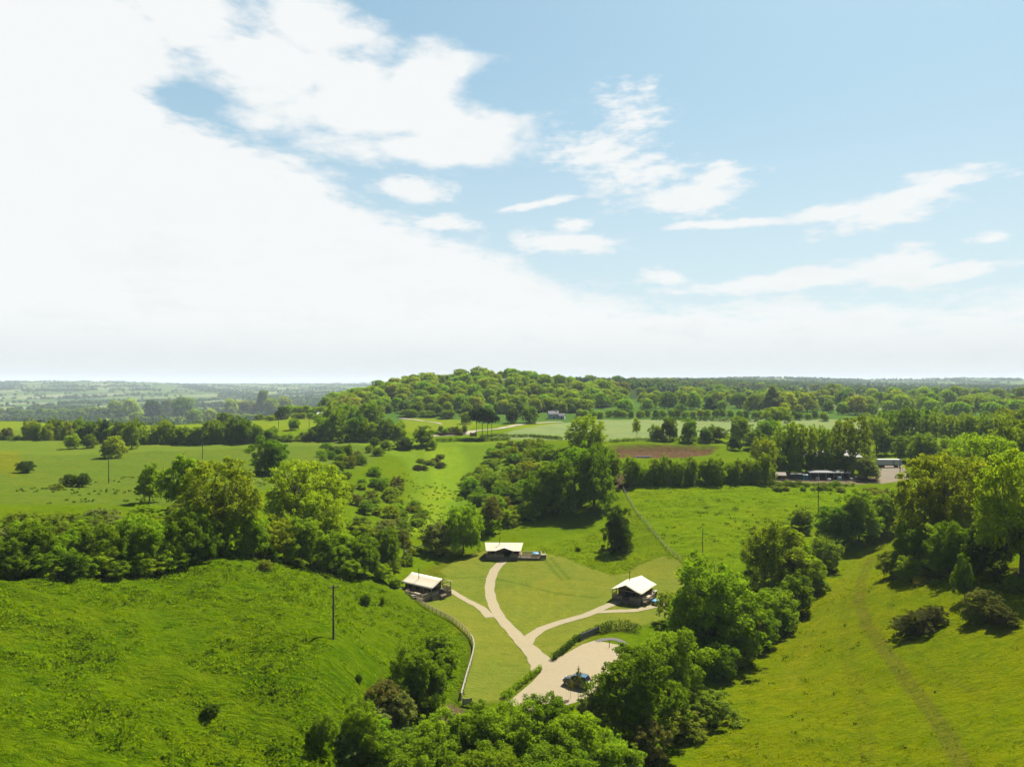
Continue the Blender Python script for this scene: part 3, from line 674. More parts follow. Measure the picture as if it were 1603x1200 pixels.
# --- the left field
B('bush', 180, 717, 33, 35, 'yellow', 'yellow-green round bush standing free in the left field')
B('bush', 165, 716, 14, 22, 'deep', 'dark bush in the shade of the yellow-green round bush')
T('round', 206, 702, 27, 42, 'mid', 'mid green tree just behind the yellow-green round bush')
B('bush', 113, 702, 24, 24, 'fresh', 'bright low tree in front of the left hedgerow')
B('bush', 141, 701, 20, 22, 'dark', 'dark low tree in front of the left hedgerow')
B('bush', 40, 740, 28, 19, 'deep', 'dark bush alone near the left edge of the field')
B('bush', 110, 761, 26, 20, 'deep', 'darker of a pair of field bushes, on the left')
B('bush', 131, 762, 21, 22, 'deep', 'rounder of a pair of field bushes, on the right')
B('mound', 88, 765, 24, 9, 'bramble', 'flat bramble patch beside the pair of field bushes')
# --- the scrubby bank at the right edge
T('oak', 1478, 872, 146, 162, 'olive', 'huge spreading olive-yellow tree with visible limbs near the right edge')
T('oak', 1600, 905, 136, 196, 'yellow', 'tall yellow-green tree cut by the right edge')
T('oak', 1545, 800, 110, 120, 'yellow', 'yellow-green tree between the two largest trees at the right')
T('airy', 1590, 760, 90, 110, 'olive', 'olive tree high at the right edge')
T('round', 1430, 895, 66, 80, 'dark', 'dark understorey tree under the left side of the huge olive tree')
T('round', 1487, 900, 76, 84, 'dark', 'dark understorey tree under the right side of the huge olive tree')
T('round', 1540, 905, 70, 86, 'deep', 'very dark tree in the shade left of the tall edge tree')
B('bush', 1396, 902, 44, 40, 'bramble', 'outermost scrub bush on the meadow below the huge olive tree')
B('bush', 1425, 908, 44, 38, 'mid', 'mid scrub bush on the meadow below the huge olive tree')
B('mound', 1466, 900, 60, 34, 'bramble', 'wide scrub bush on the meadow below the huge olive tree')
B('tall', 1510, 938, 36, 70, 'dark', 'upright dark bush standing clear at the top of the right meadow')
B('mound', 1540, 966, 66, 42, 'brown', 'brownish bush below the upright dark bush')
B('bush', 1522, 974, 34, 30, 'bramble', 'small green bush in front of the brownish bush')
B('bush', 1566, 978, 46, 32, 'gorse', 'dull brown bush beside the brownish bush at the right edge')
B('mound', 1421, 992, 50, 30, 'gorse', 'lower end of the dull brown gorse patch alone in the right meadow')
B('mound', 1443, 988, 54, 32, 'gorse', 'middle of the dull brown gorse patch alone in the right meadow')
B('mound', 1463, 976, 48, 30, 'gorse', 'upper end of the dull brown gorse patch alone in the right meadow')
B('bush', 1590, 925, 34, 26, 'bramble', 'small bush under the tall edge tree')
# --- head of the right-hand meadow
T('round', 1308, 850, 62, 66, 'dark', 'dark tree at the near end of the clump by the meadow gap')
T('round', 1345, 846, 66, 78, 'mid', 'middle tree of the clump by the meadow gap')
T('round', 1384, 834, 62, 68, 'mid', 'far tree of the clump by the meadow gap')
T('airy', 1375, 794, 56, 30, 'brown', 'low brownish tree between the yard and the meadow gap')
T('round', 1255, 828, 36, 34, 'bramble', 'small round tree in the upper paddock beside the pole')
# --- the big bank of trees in the middle
T('round', 930, 796, 80, 98, 'dark', 'great dark tree at the near right end of the central bank')
T('round', 868, 802, 84, 84, 'dark', 'great dark tree at the near left end of the central bank')
T('round', 900, 770, 76, 78, 'mid', 'green tree high on the central bank, behind the great dark pair')
T('round', 950, 752, 50, 48, 'mid', 'green tree beside the gap where the paddock fence begins')
T('round', 838, 792, 52, 46, 'mid', 'green tree on the left flank of the central bank')
T('oak', 918, 716, 62, 66, 'yellow', 'bright yellow-green round tree on top of the central bank')
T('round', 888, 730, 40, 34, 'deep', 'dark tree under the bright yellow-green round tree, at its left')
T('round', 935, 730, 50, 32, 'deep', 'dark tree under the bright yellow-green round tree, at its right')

# --- rows and clumps: members told apart by their order or their colour
def row(name, proto, L, label, group, cat='tree', **kw):
    if name == 'hedgerow_tree' or name == 'hedge_tree': kw['sink'] = 2.2
    for i, (px, py, w, h, c) in enumerate(L): at_px(name, proto, px, py, w, h, c, label.format(nth(i)), cat, group, **kw)
rr = random.Random(5)
def run(x0, x1, step, y, w, h, cols, yj=1.5, hj=.18):
    out = []; x = x0
    while x <= x1:
        yy = y(x) if callable(y) else y
        out.append((x + rr.uniform(-.2, .2) * step, yy + rr.uniform(-yj, yj), w * rr.uniform(.85, 1.2), h * rr.uniform(1 - hj, 1 + hj), rr.choice(cols))); x += step
    return out
row('hedge_tree', 'round', run(990, 1200, 19, lambda x: 757 - (x - 990) * .01, 32, 46, ['fresh', 'mid', 'fresh', 'light']), '{} from the left in the tall hedge between earth bank and upper paddock', 'trees of the tall hedge below the earth bank')
row('yard_tree', 'airy', [(1196, 745, 40, 62, 'yellow'), (1228, 738, 44, 78, 'light'), (1252, 740, 48, 80, 'yellow'), (1284, 738, 40, 74, 'light'), (1305, 735, 38, 62, 'light'), (1335, 740, 60, 90, 'olive'), (1372, 712, 38, 62, 'light')],
    '{} from the left of the tall light trees over the sheds and yard', 'tall light trees around the yard')
row('yard_tree', 'round', [(1206, 743, 44, 40, 'dark'), (1236, 742, 42, 38, 'mid'), (1265, 741, 40, 36, 'dark'), (1294, 740, 42, 34, 'mid'), (1322, 741, 40, 34, 'dark'), (1357, 750, 44, 36, 'grey')],
    '{} from the left of the low dark trees behind the sheds', 'low dark trees behind the sheds')
row('field_tree', 'round', [(1028, 690, 26, 26, 'mid'), (1048, 690, 28, 42, 'dark'), (1079, 691, 34, 36, 'mid'), (1104, 692, 22, 24, 'dark'), (1122, 690, 36, 26, 'dark'), (1159, 694, 38, 42, 'mid'), (1180, 702, 34, 30, 'dark'), (1200, 690, 40, 36, 'mid'), (1150, 704, 24, 22, 'deep')],
    '{} from the left of the trees between earth bank and pale field', 'trees along the top of the earth bank')
at_px('broadleaf_tree', 'thin', 997, 687, 15, 34, 'light', 'slender single tree at the near edge of the pale field', 'tree')
at_px('broadleaf_tree', 'oak', 1216, 668, 44, 32, 'yellow', 'light spreading tree at the far corner of the pale field', 'tree')
row('copse_tree', 'airy', [(1362, 704, 24, 58, 'light'), (1392, 700, 40, 60, 'mid'), (1422, 704, 44, 70, 'dark'), (1455, 700, 48, 62, 'mid'), (1478, 704, 42, 58, 'yellow'), (1512, 706, 46, 62, 'light'), (1545, 706, 52, 62, 'mid'), (1580, 702, 46, 64, 'yellow'), (1610, 702, 48, 68, 'light'), (1640, 706, 50, 70, 'mid')],
    '{} from the left in the copse beyond the yard', 'trees of the copse beyond the yard')
row('copse_tree', 'round', [(1388, 712, 36, 34, 'dark'), (1425, 722, 52, 46, 'dark'), (1446, 726, 44, 48, 'mid'), (1400, 690, 44, 40, 'dark'), (1490, 722, 44, 40, 'mid'), (1530, 730, 60, 46, 'yellow'), (1565, 728, 56, 46, 'light'), (1500, 742, 60, 44, 'olive')],
    '{} from the left of the shorter rounded trees before the copse', 'shorter trees in front of the copse')
row('hedgerow_tree', 'round', [(10, 688, 22, 24, 'brown'), (27, 687, 16, 12, 'dark')] + run(44, 120, 15, 688, 24, 38, ['dark', 'mid', 'light', 'yellow']) + run(128, 218, 15, 690, 27, 34, ['deep', 'dark', 'dark', 'mid']) + run(226, 345, 17, 693, 30, 38, ['mid', 'fresh', 'mid', 'light']) +
    run(352, 400, 15, 692, 28, 42, ['yellow', 'dark', 'dark']) + [(404, 690, 24, 26, 'dark'), (425, 690, 30, 28, 'mid'), (448, 690, 32, 18, 'mid'), (478, 690, 32, 20, 'bramble')], '{} tree from the left in the hedgerow behind the left field', 'hedgerow trees behind the left field')
row('hedgerow_tree', 'round', [(492, 690, 26, 30, 'dark'), (508, 688, 34, 46, 'fresh'), (530, 688, 40, 52, 'mid'), (556, 690, 40, 46, 'dark'), (580, 690, 36, 40, 'mid'), (604, 688, 34, 38, 'dark'), (624, 686, 32, 32, 'yellow'), (545, 672, 44, 50, 'light'), (578, 672, 44, 48, 'mid'), (520, 668, 40, 40, 'yellow')],
    '{} tree from the left in the thick clump at the head of the left field', 'thick clump at the head of the left field')
row('bush', 'bush', [(566, 692, 14, 14, 'mid'), (586, 700, 16, 16, 'dark'), (603, 704, 20, 16, 'bramble'), (592, 713, 20, 14, 'dark'), (578, 708, 14, 12, 'mid'), (634, 702, 32, 19, 'deep'), (663, 698, 32, 32, 'dark'), (677, 703, 14, 16, 'mid'), (545, 716, 16, 22, 'dark')],
    '{} from the left of the bushes at the top end of the valley', 'bushes at the top end of the valley', cat='bush')
# --- scattered scrub, woods: labels by what sets the members apart, their colour and their place
def scatter_px(n, poly, gap, seed, tries=9000, world=None, acc=None):
    """points on the ground inside a polygon of the photograph, no two nearer than gap(y) metres"""
    rg = random.Random(seed); P = poly_world(poly) if world is None else np.array(world); out = [] if acc is None else acc
    x0, y0 = P.min(0); x1, y1 = P.max(0); k = 0
    for _ in range(tries):
        x = rg.uniform(x0, x1); y = rg.uniform(y0, y1)
        if not inside(P, np.array([x]), np.array([y]))[0]: continue
        if any((x - a) ** 2 + (y - b) ** 2 < gap * gap for a, b in out): continue
        out.append((x, y)); k += 1
        if k >= n: break
    return out
def scrub(n, poly, gap, seed, wr, hr, cols, where, group, name='bush', protos=('bush', 'mound'), cat='bush', kw=.15):
    rg = random.Random(seed + 100)
    for x, y in scatter_px(n, poly, gap, seed):
        c = rg.choice(cols); w = rg.uniform(*wr); h = w * rg.uniform(*hr)
        plant(name, rg.choice(protos), Vector((x, y, float(ground_z(x, y)) - kw)), w, h, c, f'{CW[c]} {cat} {where}', cat, f'{CW[c]} {group}', jit=.15)
scrub(46, [(500,700),(545,705),(590,740),(640,765),(668,790),(662,812),(600,815),(560,800),(530,770),(505,740)], 4.2, 3, (4, 8.5), (.5, .8), ['dark', 'mid', 'bramble', 'mid', 'brown', 'fresh'], 'in the scrub on the slope behind the yellow tree', 'bushes of the valley scrub')
scrub(16, [(530,830),(600,822),(655,800),(668,812),(640,850),(600,850)], 5, 4, (4, 7), (.45, .7), ['bramble', 'mid', 'grey'], 'in the low scrub above the first tent', 'bushes above the first tent')
scrub(8, [(640,720),(690,716),(700,735),(650,740)], 4, 5, (4, 7), (.35, .5), ['bramble', 'gorse'], 'in the open head of the valley', 'bushes in the valley head')
scrub(60, [(776,700),(850,700),(885,735),(860,790),(800,830),(765,835),(752,800),(730,770),(760,735)], 4.6, 6, (5, 10), (.55, .9), ['dark', 'mid', 'fresh', 'mid', 'bramble', 'light'], 'on the bank right of the grassy valley', 'bushes of the valley bank')
scrub(14, [(725,755),(755,740),(765,770),(740,778)], 4.5, 16, (5, 9), (.6, .9), ['mid', 'light', 'dark'], 'in the clump beside the valley path', 'bushes of the valley clump')
scrub(24, [(1205,755),(1330,757),(1345,768),(1290,772),(1230,770),(1205,765)], 2.2, 7, (1.6, 4.2), (.4, .6), ['dark', 'mid', 'bramble'], 'in the weedy strip below the sheds', 'bushes below the sheds')
scrub(14, [(1400,905),(1603,900),(1603,925),(1560,935),(1440,915)], 3, 8, (2, 4), (.4, .6), ['bramble', 'mid', 'brown'], 'under the big trees at the meadow edge', 'bushes under the right-hand trees')
scrub(8, [(600,900),(650,880),(662,862),(640,855),(600,890)], 3, 9, (2.4, 4.5), (.5, .9), ['bramble', 'mid'], 'behind the first tent', 'bushes behind the first tent')
scrub(10, [(590,1130),(640,1150),(660,1180),(560,1195),(540,1185)], 3, 19, (3, 5), (.5, .9), ['mid', 'grey', 'bramble'], 'in the hollow near the bottom edge', 'bushes in the hollow')
scrub(10, [(1240,900),(1275,880),(1290,905),(1215,1000),(1190,1010)], 3.5, 20, (3.5, 6), (.7, 1.0), ['mid', 'dark'], 'filling the stream belt', 'bushes filling the stream belt')
scrub(16, [(1090,1000),(1190,960),(1240,925),(1180,1015),(1120,1050)], 4.5, 22, (5, 8), (.8, 1.1), ['mid', 'dark'], 'in the shade inside the stream belt', 'bushes inside the stream belt')
# hedges and woods beyond
def woods(n, poly, gap, seed, wr, hr, cols, where, group, name='woodland_tree', proto='wood', world=None):
    rg = random.Random(seed + 200)
    for x, y in scatter_px(n, poly, gap, seed, 14000, world):
        c = rg.choice(cols); w = rg.uniform(*wr); h = w * rg.uniform(*hr)
        plant(name, proto, Vector((x, y, float(ground_z(x, y)) - .4)), w, h, c, f'{CW[c]} {where}', 'tree', f'{CW[c]} {group}', jit=.12)
def W_(L): return [((px - CX) / F * D, D) for px, D in L]
HILLC = ['mid', 'fresh', 'fresh', 'mid', 'light', 'fresh', 'mid', 'light']
woods(240, None, 10.8, 11, (11, 21), (.68, .95), HILLC, 'tree in the wood that covers the hill', 'trees of the hill wood', world=W_([(515,690),(740,655),(930,680),(985,760),(960,960),(860,960),(740,940),(640,920),(560,880),(500,840)]))
woods(26, None, 9, 12, (9, 14), (.8, 1.1), ['dark', 'mid', 'dark', 'fresh'], 'tree along the foot of the hill wood', 'trees along the foot of the hill wood', 'woodland_edge_tree', world=W_([(560,640),(700,632),(760,640),(900,665),(900,690),(740,665),(560,665)]))
woods(215, None, 15, 13, (11, 24), (.65, 1.1), ['mid', 'mid', 'fresh', 'light', 'mid', 'dark', 'grey', 'yellow'], 'tree in the broad woods beyond the pale field', 'trees of the broad woods', 'forest_tree', world=W_([(930,690),(1200,700),(1460,680),(1650,640),(1720,700),(1640,1150),(1460,1180),(1300,1120),(1150,1080),(985,980),(930,860)]))
woods(45, None, 30, 14, (18, 26), (.6, .8), ['mid', 'grey', 'dark'], 'tree on the distant right-hand ridge', 'trees of the distant ridge', 'ridge_tree', world=W_([(860,1400),(1000,1250),(1200,1300),(1400,1350),(1250,1700),(1000,1750),(880,1600)]))
row('woodland_edge_tree', 'wood', run(905, 1290, 12, lambda x: 654 + (x > 1150) * 3, 13, 13, ['mid', 'fresh', 'dark', 'light']), '{} tree from the left in the young edge of the broad woods', 'young edge of the broad woods')
row('distant_hedge_tree', 'wood', run(0, 130, 16, 652, 18, 12, ['dark', 'mid']) + run(120, 190, 14, 652, 18, 16, ['dark', 'fresh', 'mid']) + [(182, 652, 28, 26, 'mid'), (205, 654, 30, 30, 'light'), (213, 660, 20, 16, 'mid')] + [(240, 655, 30, 30, 'deep'), (262, 650, 22, 26, 'grey'), (285, 655, 34, 34, 'dark'), (305, 660, 26, 20, 'mid')],
    '{} tree from the left along the far side of the bright strip field', 'trees beyond the bright strip field')
row('distant_hedge_tree', 'wood', [(330, 660, 26, 20, 'light'), (352, 663, 24, 18, 'dark')] + run(362, 400, 12, 648, 26, 22, ['grey', 'light']) + [(412, 648, 22, 38, 'dark'), (425, 650, 26, 28, 'mid'), (446, 648, 30, 28, 'olive'), (442, 656, 20, 20, 'deep')] + run(456, 512, 13, 650, 20, 15, ['mid', 'fresh']) + run(370, 500, 13, 657, 17, 9, ['mid', 'fresh', 'bramble']),
    '{} tree from the left around the small bright field near the hill', 'trees around the small bright field')
at_px('broadleaf_tree', 'round', 460, 673, 18, 20, 'mid', 'single small tree standing in the small bright field', 'tree')
row('pine_tree', 'pine', [(746, 684, 22, 46, 'pine'), (755, 685, 24, 48, 'pine'), (763, 685, 24, 46, 'pine'), (770, 684, 22, 40, 'pine')], '{} from the left of the pines with bare trunks by the lane', 'pines by the lane')
row('bush', 'bush', run(690, 728, 6, 680, 10, 13, ['grey', 'bramble', 'mid']), '{} from the left of the shrubs behind the brick wall', 'shrubs behind the brick wall', cat='bush')
row('woodland_edge_tree', 'wood', [(802, 662, 24, 24, 'deep'), (830, 662, 30, 26, 'dark'), (730, 664, 20, 20, 'mid'), (700, 655, 30, 14, 'dark'), (670, 652, 30, 10, 'dark'), (640, 652, 30, 12, 'dark')], '{} from the left of the dark trees along the fields below the hill', 'dark trees below the hill')
row('conifer_tree', 'conifer', [(240, 652, 20, 27, 'pine'), (1210, 648, 34, 44, 'grey'), (165, 690, 18, 34, 'pine'), (1112, 648, 22, 26, 'pine')], '{} from the left of the dark pointed conifers far off', 'conifers')
# --- clipped and field hedges: one mesh each
def hedge(L, w, h, color, label, step=.5, leaf=.16, dens=70, seed=1, name='hedge', top_var=.25):
    pts = [hit(*p) for p in L] if not isinstance(L[0], Vector) else L
    C = []; rg = np.random.default_rng(seed)
    for a, b in zip(pts[:-1], pts[1:]):
        n = max(1, int((b - a).length / step))
        for i in range(n): C.append(a.lerp(b, i / n))
    C = np.array([tuple(c) for c in C]); m = len(C); o0 = C[m // 2].copy()
    Lb = np.c_[C[:, 0] + rg.normal(0, w * .12, m), C[:, 1] + rg.normal(0, w * .12, m), ground_z(C[:, 0], C[:, 1]) + h * .5, np.full(m, w * .5) * rg.uniform(.8, 1.15, m)]
    idx = rg.integers(0, m, m * dens); d = unit(rg.normal(0, 1, (len(idx), 3))); kz = h / w * rg.uniform(1 - top_var, 1 + top_var, m)
    P = Lb[idx, :3] + d * (Lb[idx, 3] * rg.uniform(.8, 1.08, len(idx)))[:, None] * np.stack([np.ones(len(idx)), np.ones(len(idx)), kz[idx]], -1)
    V, Q = leaves(P - o0, d + np.array([0, 0, .3]), leaf, rg); t = np.clip(rg.uniform(.2, .8, m)[idx] * .5 + .5 * rg.random(len(idx)), 0, 1)
    o = link(name, raw_mesh(name, V, Q, [M_LEAF], None, {'tint': ('FACE', 'FLOAT', t)})); o.location = o0; o.color = (*COLORS[color], 1)
    return tag(o, label, 'hedge')
hedge([(788, 1092), (806, 1080), (826, 1064), (847, 1048)], 1.0, 1.15, 'mid', 'low clipped hedge along the lower edge of the lawn at the car park', .35, .17, 90, 2)
hedge([(866, 1033), (884, 1019), (902, 1003), (922, 994), (940, 988)], 1.0, 1.35, 'deep', 'low dark hedge between upper lawn and gravel car park', .35, .17, 90, 3, top_var=.45)
hedge([(938, 990), (958, 985), (982, 984), (1000, 990)], 1.9, 2.0, 'deep', 'taller ragged hedge behind the curved kerb of the car park', .5, .2, 120, 4, top_var=.4)
hedge([(684, 691), (720, 690), (770, 690), (800, 688)], 2.0, 2.4, 'dark', 'long field hedge along the head of the valley below the lane', .8, .4, 70, 5)
hedge([(752, 685), (780, 683), (830, 684), (880, 688)], 1.8, 2.2, 'dark', 'dark hedge right of the pines along the pale field', .8, .4, 70, 6)
hedge([(675, 679), (684, 680), (690, 681)], 1.8, 2.4, 'dark', 'short dark hedge left of the brick wall', .8, .4, 70, 7)
hedge([(1022, 657), (1100, 659), (1190, 660)], 2.6, 3.2, 'deep', 'dark hedge along the far side of the pale field', 1.2, .55, 60, 8)
hedge([(955, 692), (1000, 689), (1060, 690), (1120, 694)], 1.6, 1.8, 'mid', 'scrubby hedge on the brow of the earth bank', .8, .4, 70, 9, top_var=.5)
hedge([(-60, 690), (0, 688), (40, 689)], 2.0, 2.0, 'dark', 'low hedge at the left end of the hedgerow', .8, .4, 70, 10)
hedge([(1205, 758), (1250, 759), (1300, 760), (1340, 760)], 1.2, 1.3, 'mid', 'low weedy hedge along the fence below the sheds', .6, .28, 70, 11, top_var=.5)
# --- far countryside: hedgerow trees and woods nobody could count
def distant_woods():
    rg = np.random.default_rng(23); n = 130000
    az = rg.uniform(R(-46), R(46), n); D = np.exp(rg.uniform(math.log(1000), math.log(9500), n)); x = D * np.sin(az); y = D * np.cos(az)
    cid, e = field_cells(x, y * .62, 210); wood = np.isin((cid * 31) % len(pal), (8, 9, 10)); hedged = (cid * 17) % 5 < 3; keep = ((e < 6) & hedged) | (wood & (rg.random(n) < .8)) | (rg.random(n) < .006)
    z = ground_z(x, y); px = CX + F * x / y
    keep &= ~((px > 500) & (px < 985) & (y < 1150)) & ~((px > 930) & (y < 1150)); x, y, z = x[keep], y[keep], z[keep]
    if len(x) > 19000: s = rg.choice(len(x), 19000, replace=False); x, y, z = x[s], y[s], z[s]
    m = len(x); k = 26; s = rg.uniform(8, 15, m); d = unit(rg.normal(0, 1, (m, k, 3))); d[..., 2] = np.abs(d[..., 2])
    P = np.stack([x, y, z], -1)[:, None] + d * s[:, None, None] * np.array([.6, .6, .85])
    V, Q = leaves(P.reshape(-1, 3), d.reshape(-1, 3), 6.0, rg, .5)
    t = np.repeat(rg.uniform(.1, .9, m), k)
    o = link('distant_woods', raw_mesh('distant_woods', V, Q, [M_LEAF], None, {'tint': ('FACE', 'FLOAT', t)})); o.color = (.042, .072, .018, 1)
    tag(o, 'hedgerow trees and small woods of the far countryside', 'woods', kind='stuff')
distant_woods()
# ------------------------------------------------------------------ paths, car park, lane
from mathutils.geometry import delaunay_2d_cdt
M_GRAVEL = plain('gravel', (.178, .143, .086), .95, 0, .1, .14, 1.2, .5)
M_PATH = plain('pale_gravel', (.176, .145, .086), .95, 0, .1, .16, 1.5, .5)
M_TARMAC = plain('grey_tarmac', (.085, .078, .068), 1.0, 0, .0, .15, 1.0, .3)
M_LANE = plain('pale_lane', (.18, .155, .11), .95, 0, .1, .2, .2)
def drape(name, P, dz, mat, cell=1.2):
    """a sheet laid on the ground inside the world polygon P"""
    P = np.asarray(P, float); x0, y0 = P.min(0); x1, y1 = P.max(0)
    gx, gy = np.meshgrid(np.arange(x0, x1, cell), np.arange(y0, y1, cell)); gx, gy = gx.ravel(), gy.ravel()
    m = inside(P, gx, gy); pts = [Vector(p) for p in P] + [Vector((a, b)) for a, b in zip(gx[m], gy[m])]
    n = len(P); v, e, f, _, _, _ = delaunay_2d_cdt(pts, [(i, (i + 1) % n) for i in range(n)], [], 1, 1e-4)
    xy = np.array([(p.x, p.y) for p in v]); z = ground_z(xy[:, 0], xy[:, 1]) + dz
    me = bpy.data.meshes.new(name); me.from_pydata(np.c_[xy, z].tolist(), [], [tuple(t) for t in f]); me.materials.append(mat)
    for p in me.polygons: p.use_smooth = True
    me.update(); o = link(name, me); return tag(o, kind='structure')
def smooth_line(pts, n=8):
    """Catmull-Rom through points (x, y, w)"""
    P = np.array(pts, float); P = np.vstack([2 * P[0] - P[1], P, 2 * P[-1] - P[-2]]); out = []
    for i in range(1, len(P) - 2):
        for t in np.arange(n) / n:
            a, b, c, d = P[i - 1:i + 3]; out.append(.5 * (2 * b + (c - a) * t + (2 * a - 5 * b + 4 * c - d) * t * t + (3 * b - a - 3 * c + d) * t ** 3))
    out.append(P[-2]); return np.array(out)
def ribbon(name, L, dz, mat, cell=1.2):
    W3 = [(*hit(px, py).xy, w) for px, py, w in L]; C = smooth_line(W3); t = unit(np.gradient(C[:, :2], axis=0)); nrm = np.c_[-t[:, 1], t[:, 0]]
    wob = 1 + .05 * np.array([math.sin(i * .9) + math.sin(i * .31 + 1) for i in range(len(C))]) + rng.normal(0, .018, len(C))
    return drape(name, np.vstack([C[:, :2] + nrm * (C[:, 2] * wob / 2)[:, None], (C[:, :2] - nrm * (C[:, 2] * wob[::-1] / 2)[:, None])[::-1]]), dz, mat, cell)
drape('car_park', poly_world([(849, 1044), (857, 1035), (866, 1033), (887, 1022), (912, 1008), (931, 1002), (948, 1005), (968, 1009), (978, 1022), (972, 1040), (945, 1062), (930, 1085), (905, 1098), (870, 1108), (825, 1114), (793, 1100), (815, 1082), (834, 1066), (846, 1052)]), .045, M_GRAVEL)
ribbon('path', [(858, 1048, 6.0), (845, 1034, 4.6), (833, 1020, 3.6), (818, 1004, 3.3), (803, 989, 2.9), (788, 972, 2.6), (776, 955, 2.6), (769, 938, 2.5), (767, 920, 2.5), (769, 904, 2.6), (776, 890, 2.6), (787, 879, 2.5), (792, 873, 2.4)], .06, M_PATH)
ribbon('path', [(704, 923, 1.7), (720, 933, 1.8), (738, 943, 2.0), (754, 952, 2.2), (768, 966, 2.4)], .052, M_PATH)
ribbon('path', [(822, 1010, 3.2), (830, 997, 2.6), (849, 984, 2.3), (881, 973, 2.2), (912, 964, 2.2), (931, 957, 2.2), (959, 945, 2.1), (982, 936, 2.1)], .066, M_PATH)
ribbon('path', [(934, 958, 1.6), (968, 956, 1.8), (993, 955, 1.8), (1018, 950, 1.7), (1054, 940, 1.7)], .056, M_PATH)
ribbon('driveway', [(934, 1004, 1.0), (943, 1001, 1.3), (958, 1000, 1.4), (971, 1003, 1.4), (981, 1010, 1.3)], .07, M_TARMAC)
ribbon('lane', [(672, 684, 4), (685, 682, 6), (708, 681, 7), (728, 679, 7), (745, 674, 7), (773, 672, 6), (785, 670, 6), (815, 664.5, 5), (841, 662, 4), (880, 660.5, 4)], .22, M_LANE, 4)
ribbon('track', [(625, 654, 4), (650, 657, 4), (672, 660, 3.5), (692, 664, 3)], .22, M_LANE, 4)

# ------------------------------------------------------------------ rough grass: tussocks nobody could count
def tussocks(name, L, density, blade, hgt, color, label, seed, nb=8, patch=9.0, thr=0.0, spread=.32, world=None):
    rg = np.random.default_rng(seed); P = poly_world(L) if world is None else world; x0, y0 = P.min(0); x1, y1 = P.max(0)
    x0, x1 = max(x0, -150), min(x1, 150); y0, y1 = max(y0, 45), min(y1, 330)
    n = int((x1 - x0) * (y1 - y0) * density); x = rg.uniform(x0, x1, n); y = rg.uniform(y0, y1, n)
    m = inside(P, x, y) & ~(inside(LAWN_W, x, y)) & (np.abs(x) < y * .78 + 3)
    d = vnoise(x / patch + 3, y / (patch * .55) + 8) + .6 * vnoise(x / 2.7, y / 1.5 + 31)
    m &= (d + rg.normal(0, .12, n)) > thr; x, y, d = x[m], y[m], d[m]; n = len(x); s = np.clip(.75 + d * 1.1, .5, 1.5) * rg.uniform(.7, 1.3, n)
    C = np.stack([x, y, ground_z(x, y)], -1)[:, None] + rg.normal(0, 1, (n, nb, 3)) * np.array([spread, spread * .8, 0]) * s[:, None, None]
    C[..., 2] += hgt * s[:, None] * rg.uniform(.1, .75, (n, nb)); C = C.reshape(-1, 3)
    N = unit(rg.normal(0, 1, C.shape) * np.array([1, 1, .35]))
    V, Q = leaves(C, N, blade * np.repeat(s, nb).mean(), rg, .35, 1.2); t = np.clip(np.repeat(rg.uniform(0, 1, n), nb) * .7 + .3 * rg.random(n * nb), 0, 1)
    o = link(name, raw_mesh(name, V, Q, [M_LEAF], None, {'tint': ('FACE', 'FLOAT', t)})); o.color = (*color, 1)
    return tag(o, label, 'grass', kind='stuff')

tussocks('grass', RP_LEFT, 2.4, .25, .30, (.128, .195, .003), 'rough tussocky grass on the left slope', 3, 7, 8, -.05)
tussocks('grass', RP_LEFT, .34, .30, .46, (.060, .098, .004), 'coarse darker tufts in the left slope grass', 4, 14, 8, .12, .40)
tussocks('grass', RP_RIGHT, .9, .22, .20, (.138, .162, .003), 'thin tufts in the right meadow', 5, 5, 14, .05)
tussocks('grass', RP_RIGHT, .06, .26, .42, (.048, .068, .005), 'dark tufts in the right meadow', 6, 10, 20, .14, .35)
tussocks('grass', RP_UP, .60, .36, .32, (.122, .172, .003), 'tufts in the upper paddock', 7, 5, 7, .05)
tussocks('grass', RP_UP, .045, .42, .5, (.040, .072, .005), 'dark tufts in the upper paddock', 8, 10, 12, .16, .45)
tussocks('grass', RP_MID, 1.2, .34, .36, (.122, .162, .003), 'rough grass behind the mown lawn', 9, 5, 7, -.1)
tussocks('grass', [(540, 700), (760, 700), (760, 760), (700, 840), (600, 840), (640, 780)], .16, .6, .45, (.075, .115, .006), 'tufts on the valley floor', 10, 6, 14, .05)
tussocks('grass', [(-100, 700), (420, 700), (560, 720), (420, 760), (330, 790), (-100, 790)], .08, .7, .45, (.070, .100, .010), 'tufts in the left field', 11, 6, 22, .10)

# ------------------------------------------------------------------ materials of built things
def canvas_mat():
    m, out = material('cream_canvas'); co = objcoord(); c = mixc(noise(co, .8, 5, .6), (.37, .32, .235), (.45, .39, .29))
    p = principled(c, .9, 0, .1, bump(noise(comb(S._m('MULTIPLY', noise(co, .2), 4.0), 0.0, 0.0), 2.0), .2, .05)); t = m.node_tree.nodes.new('ShaderNodeBsdfTranslucent'); S.nt.links.new(c.k, t.inputs[0])
    k = m.node_tree.nodes.new('ShaderNodeMixShader'); k.inputs[0].default_value = .10; S.nt.links.new(p.outputs[0], k.inputs[1]); S.nt.links.new(t.outputs[0], k.inputs[2]); S.nt.links.new(k.outputs[0], out.inputs[0]); return m
M_CANVAS = canvas_mat()
M_BROWN = plain('brown_canvas', (.13, .088, .055), .95, 0, .1, .25, 1.5)
M_DARK = plain('dark_opening', (.010, .009, .009), .9)
M_WOOD = plain('weathered_wood', (.27, .21, .135), .9, 0, .15, .3, 2.5, .2)
M_DECK = plain('deck_boards', (.16, .12, .08), .9, 0, .15, .3, 3, .2)
M_PALEWOOD = plain('pale_rail', (.17, .155, .11), .9, 0, .15, .2, 2)
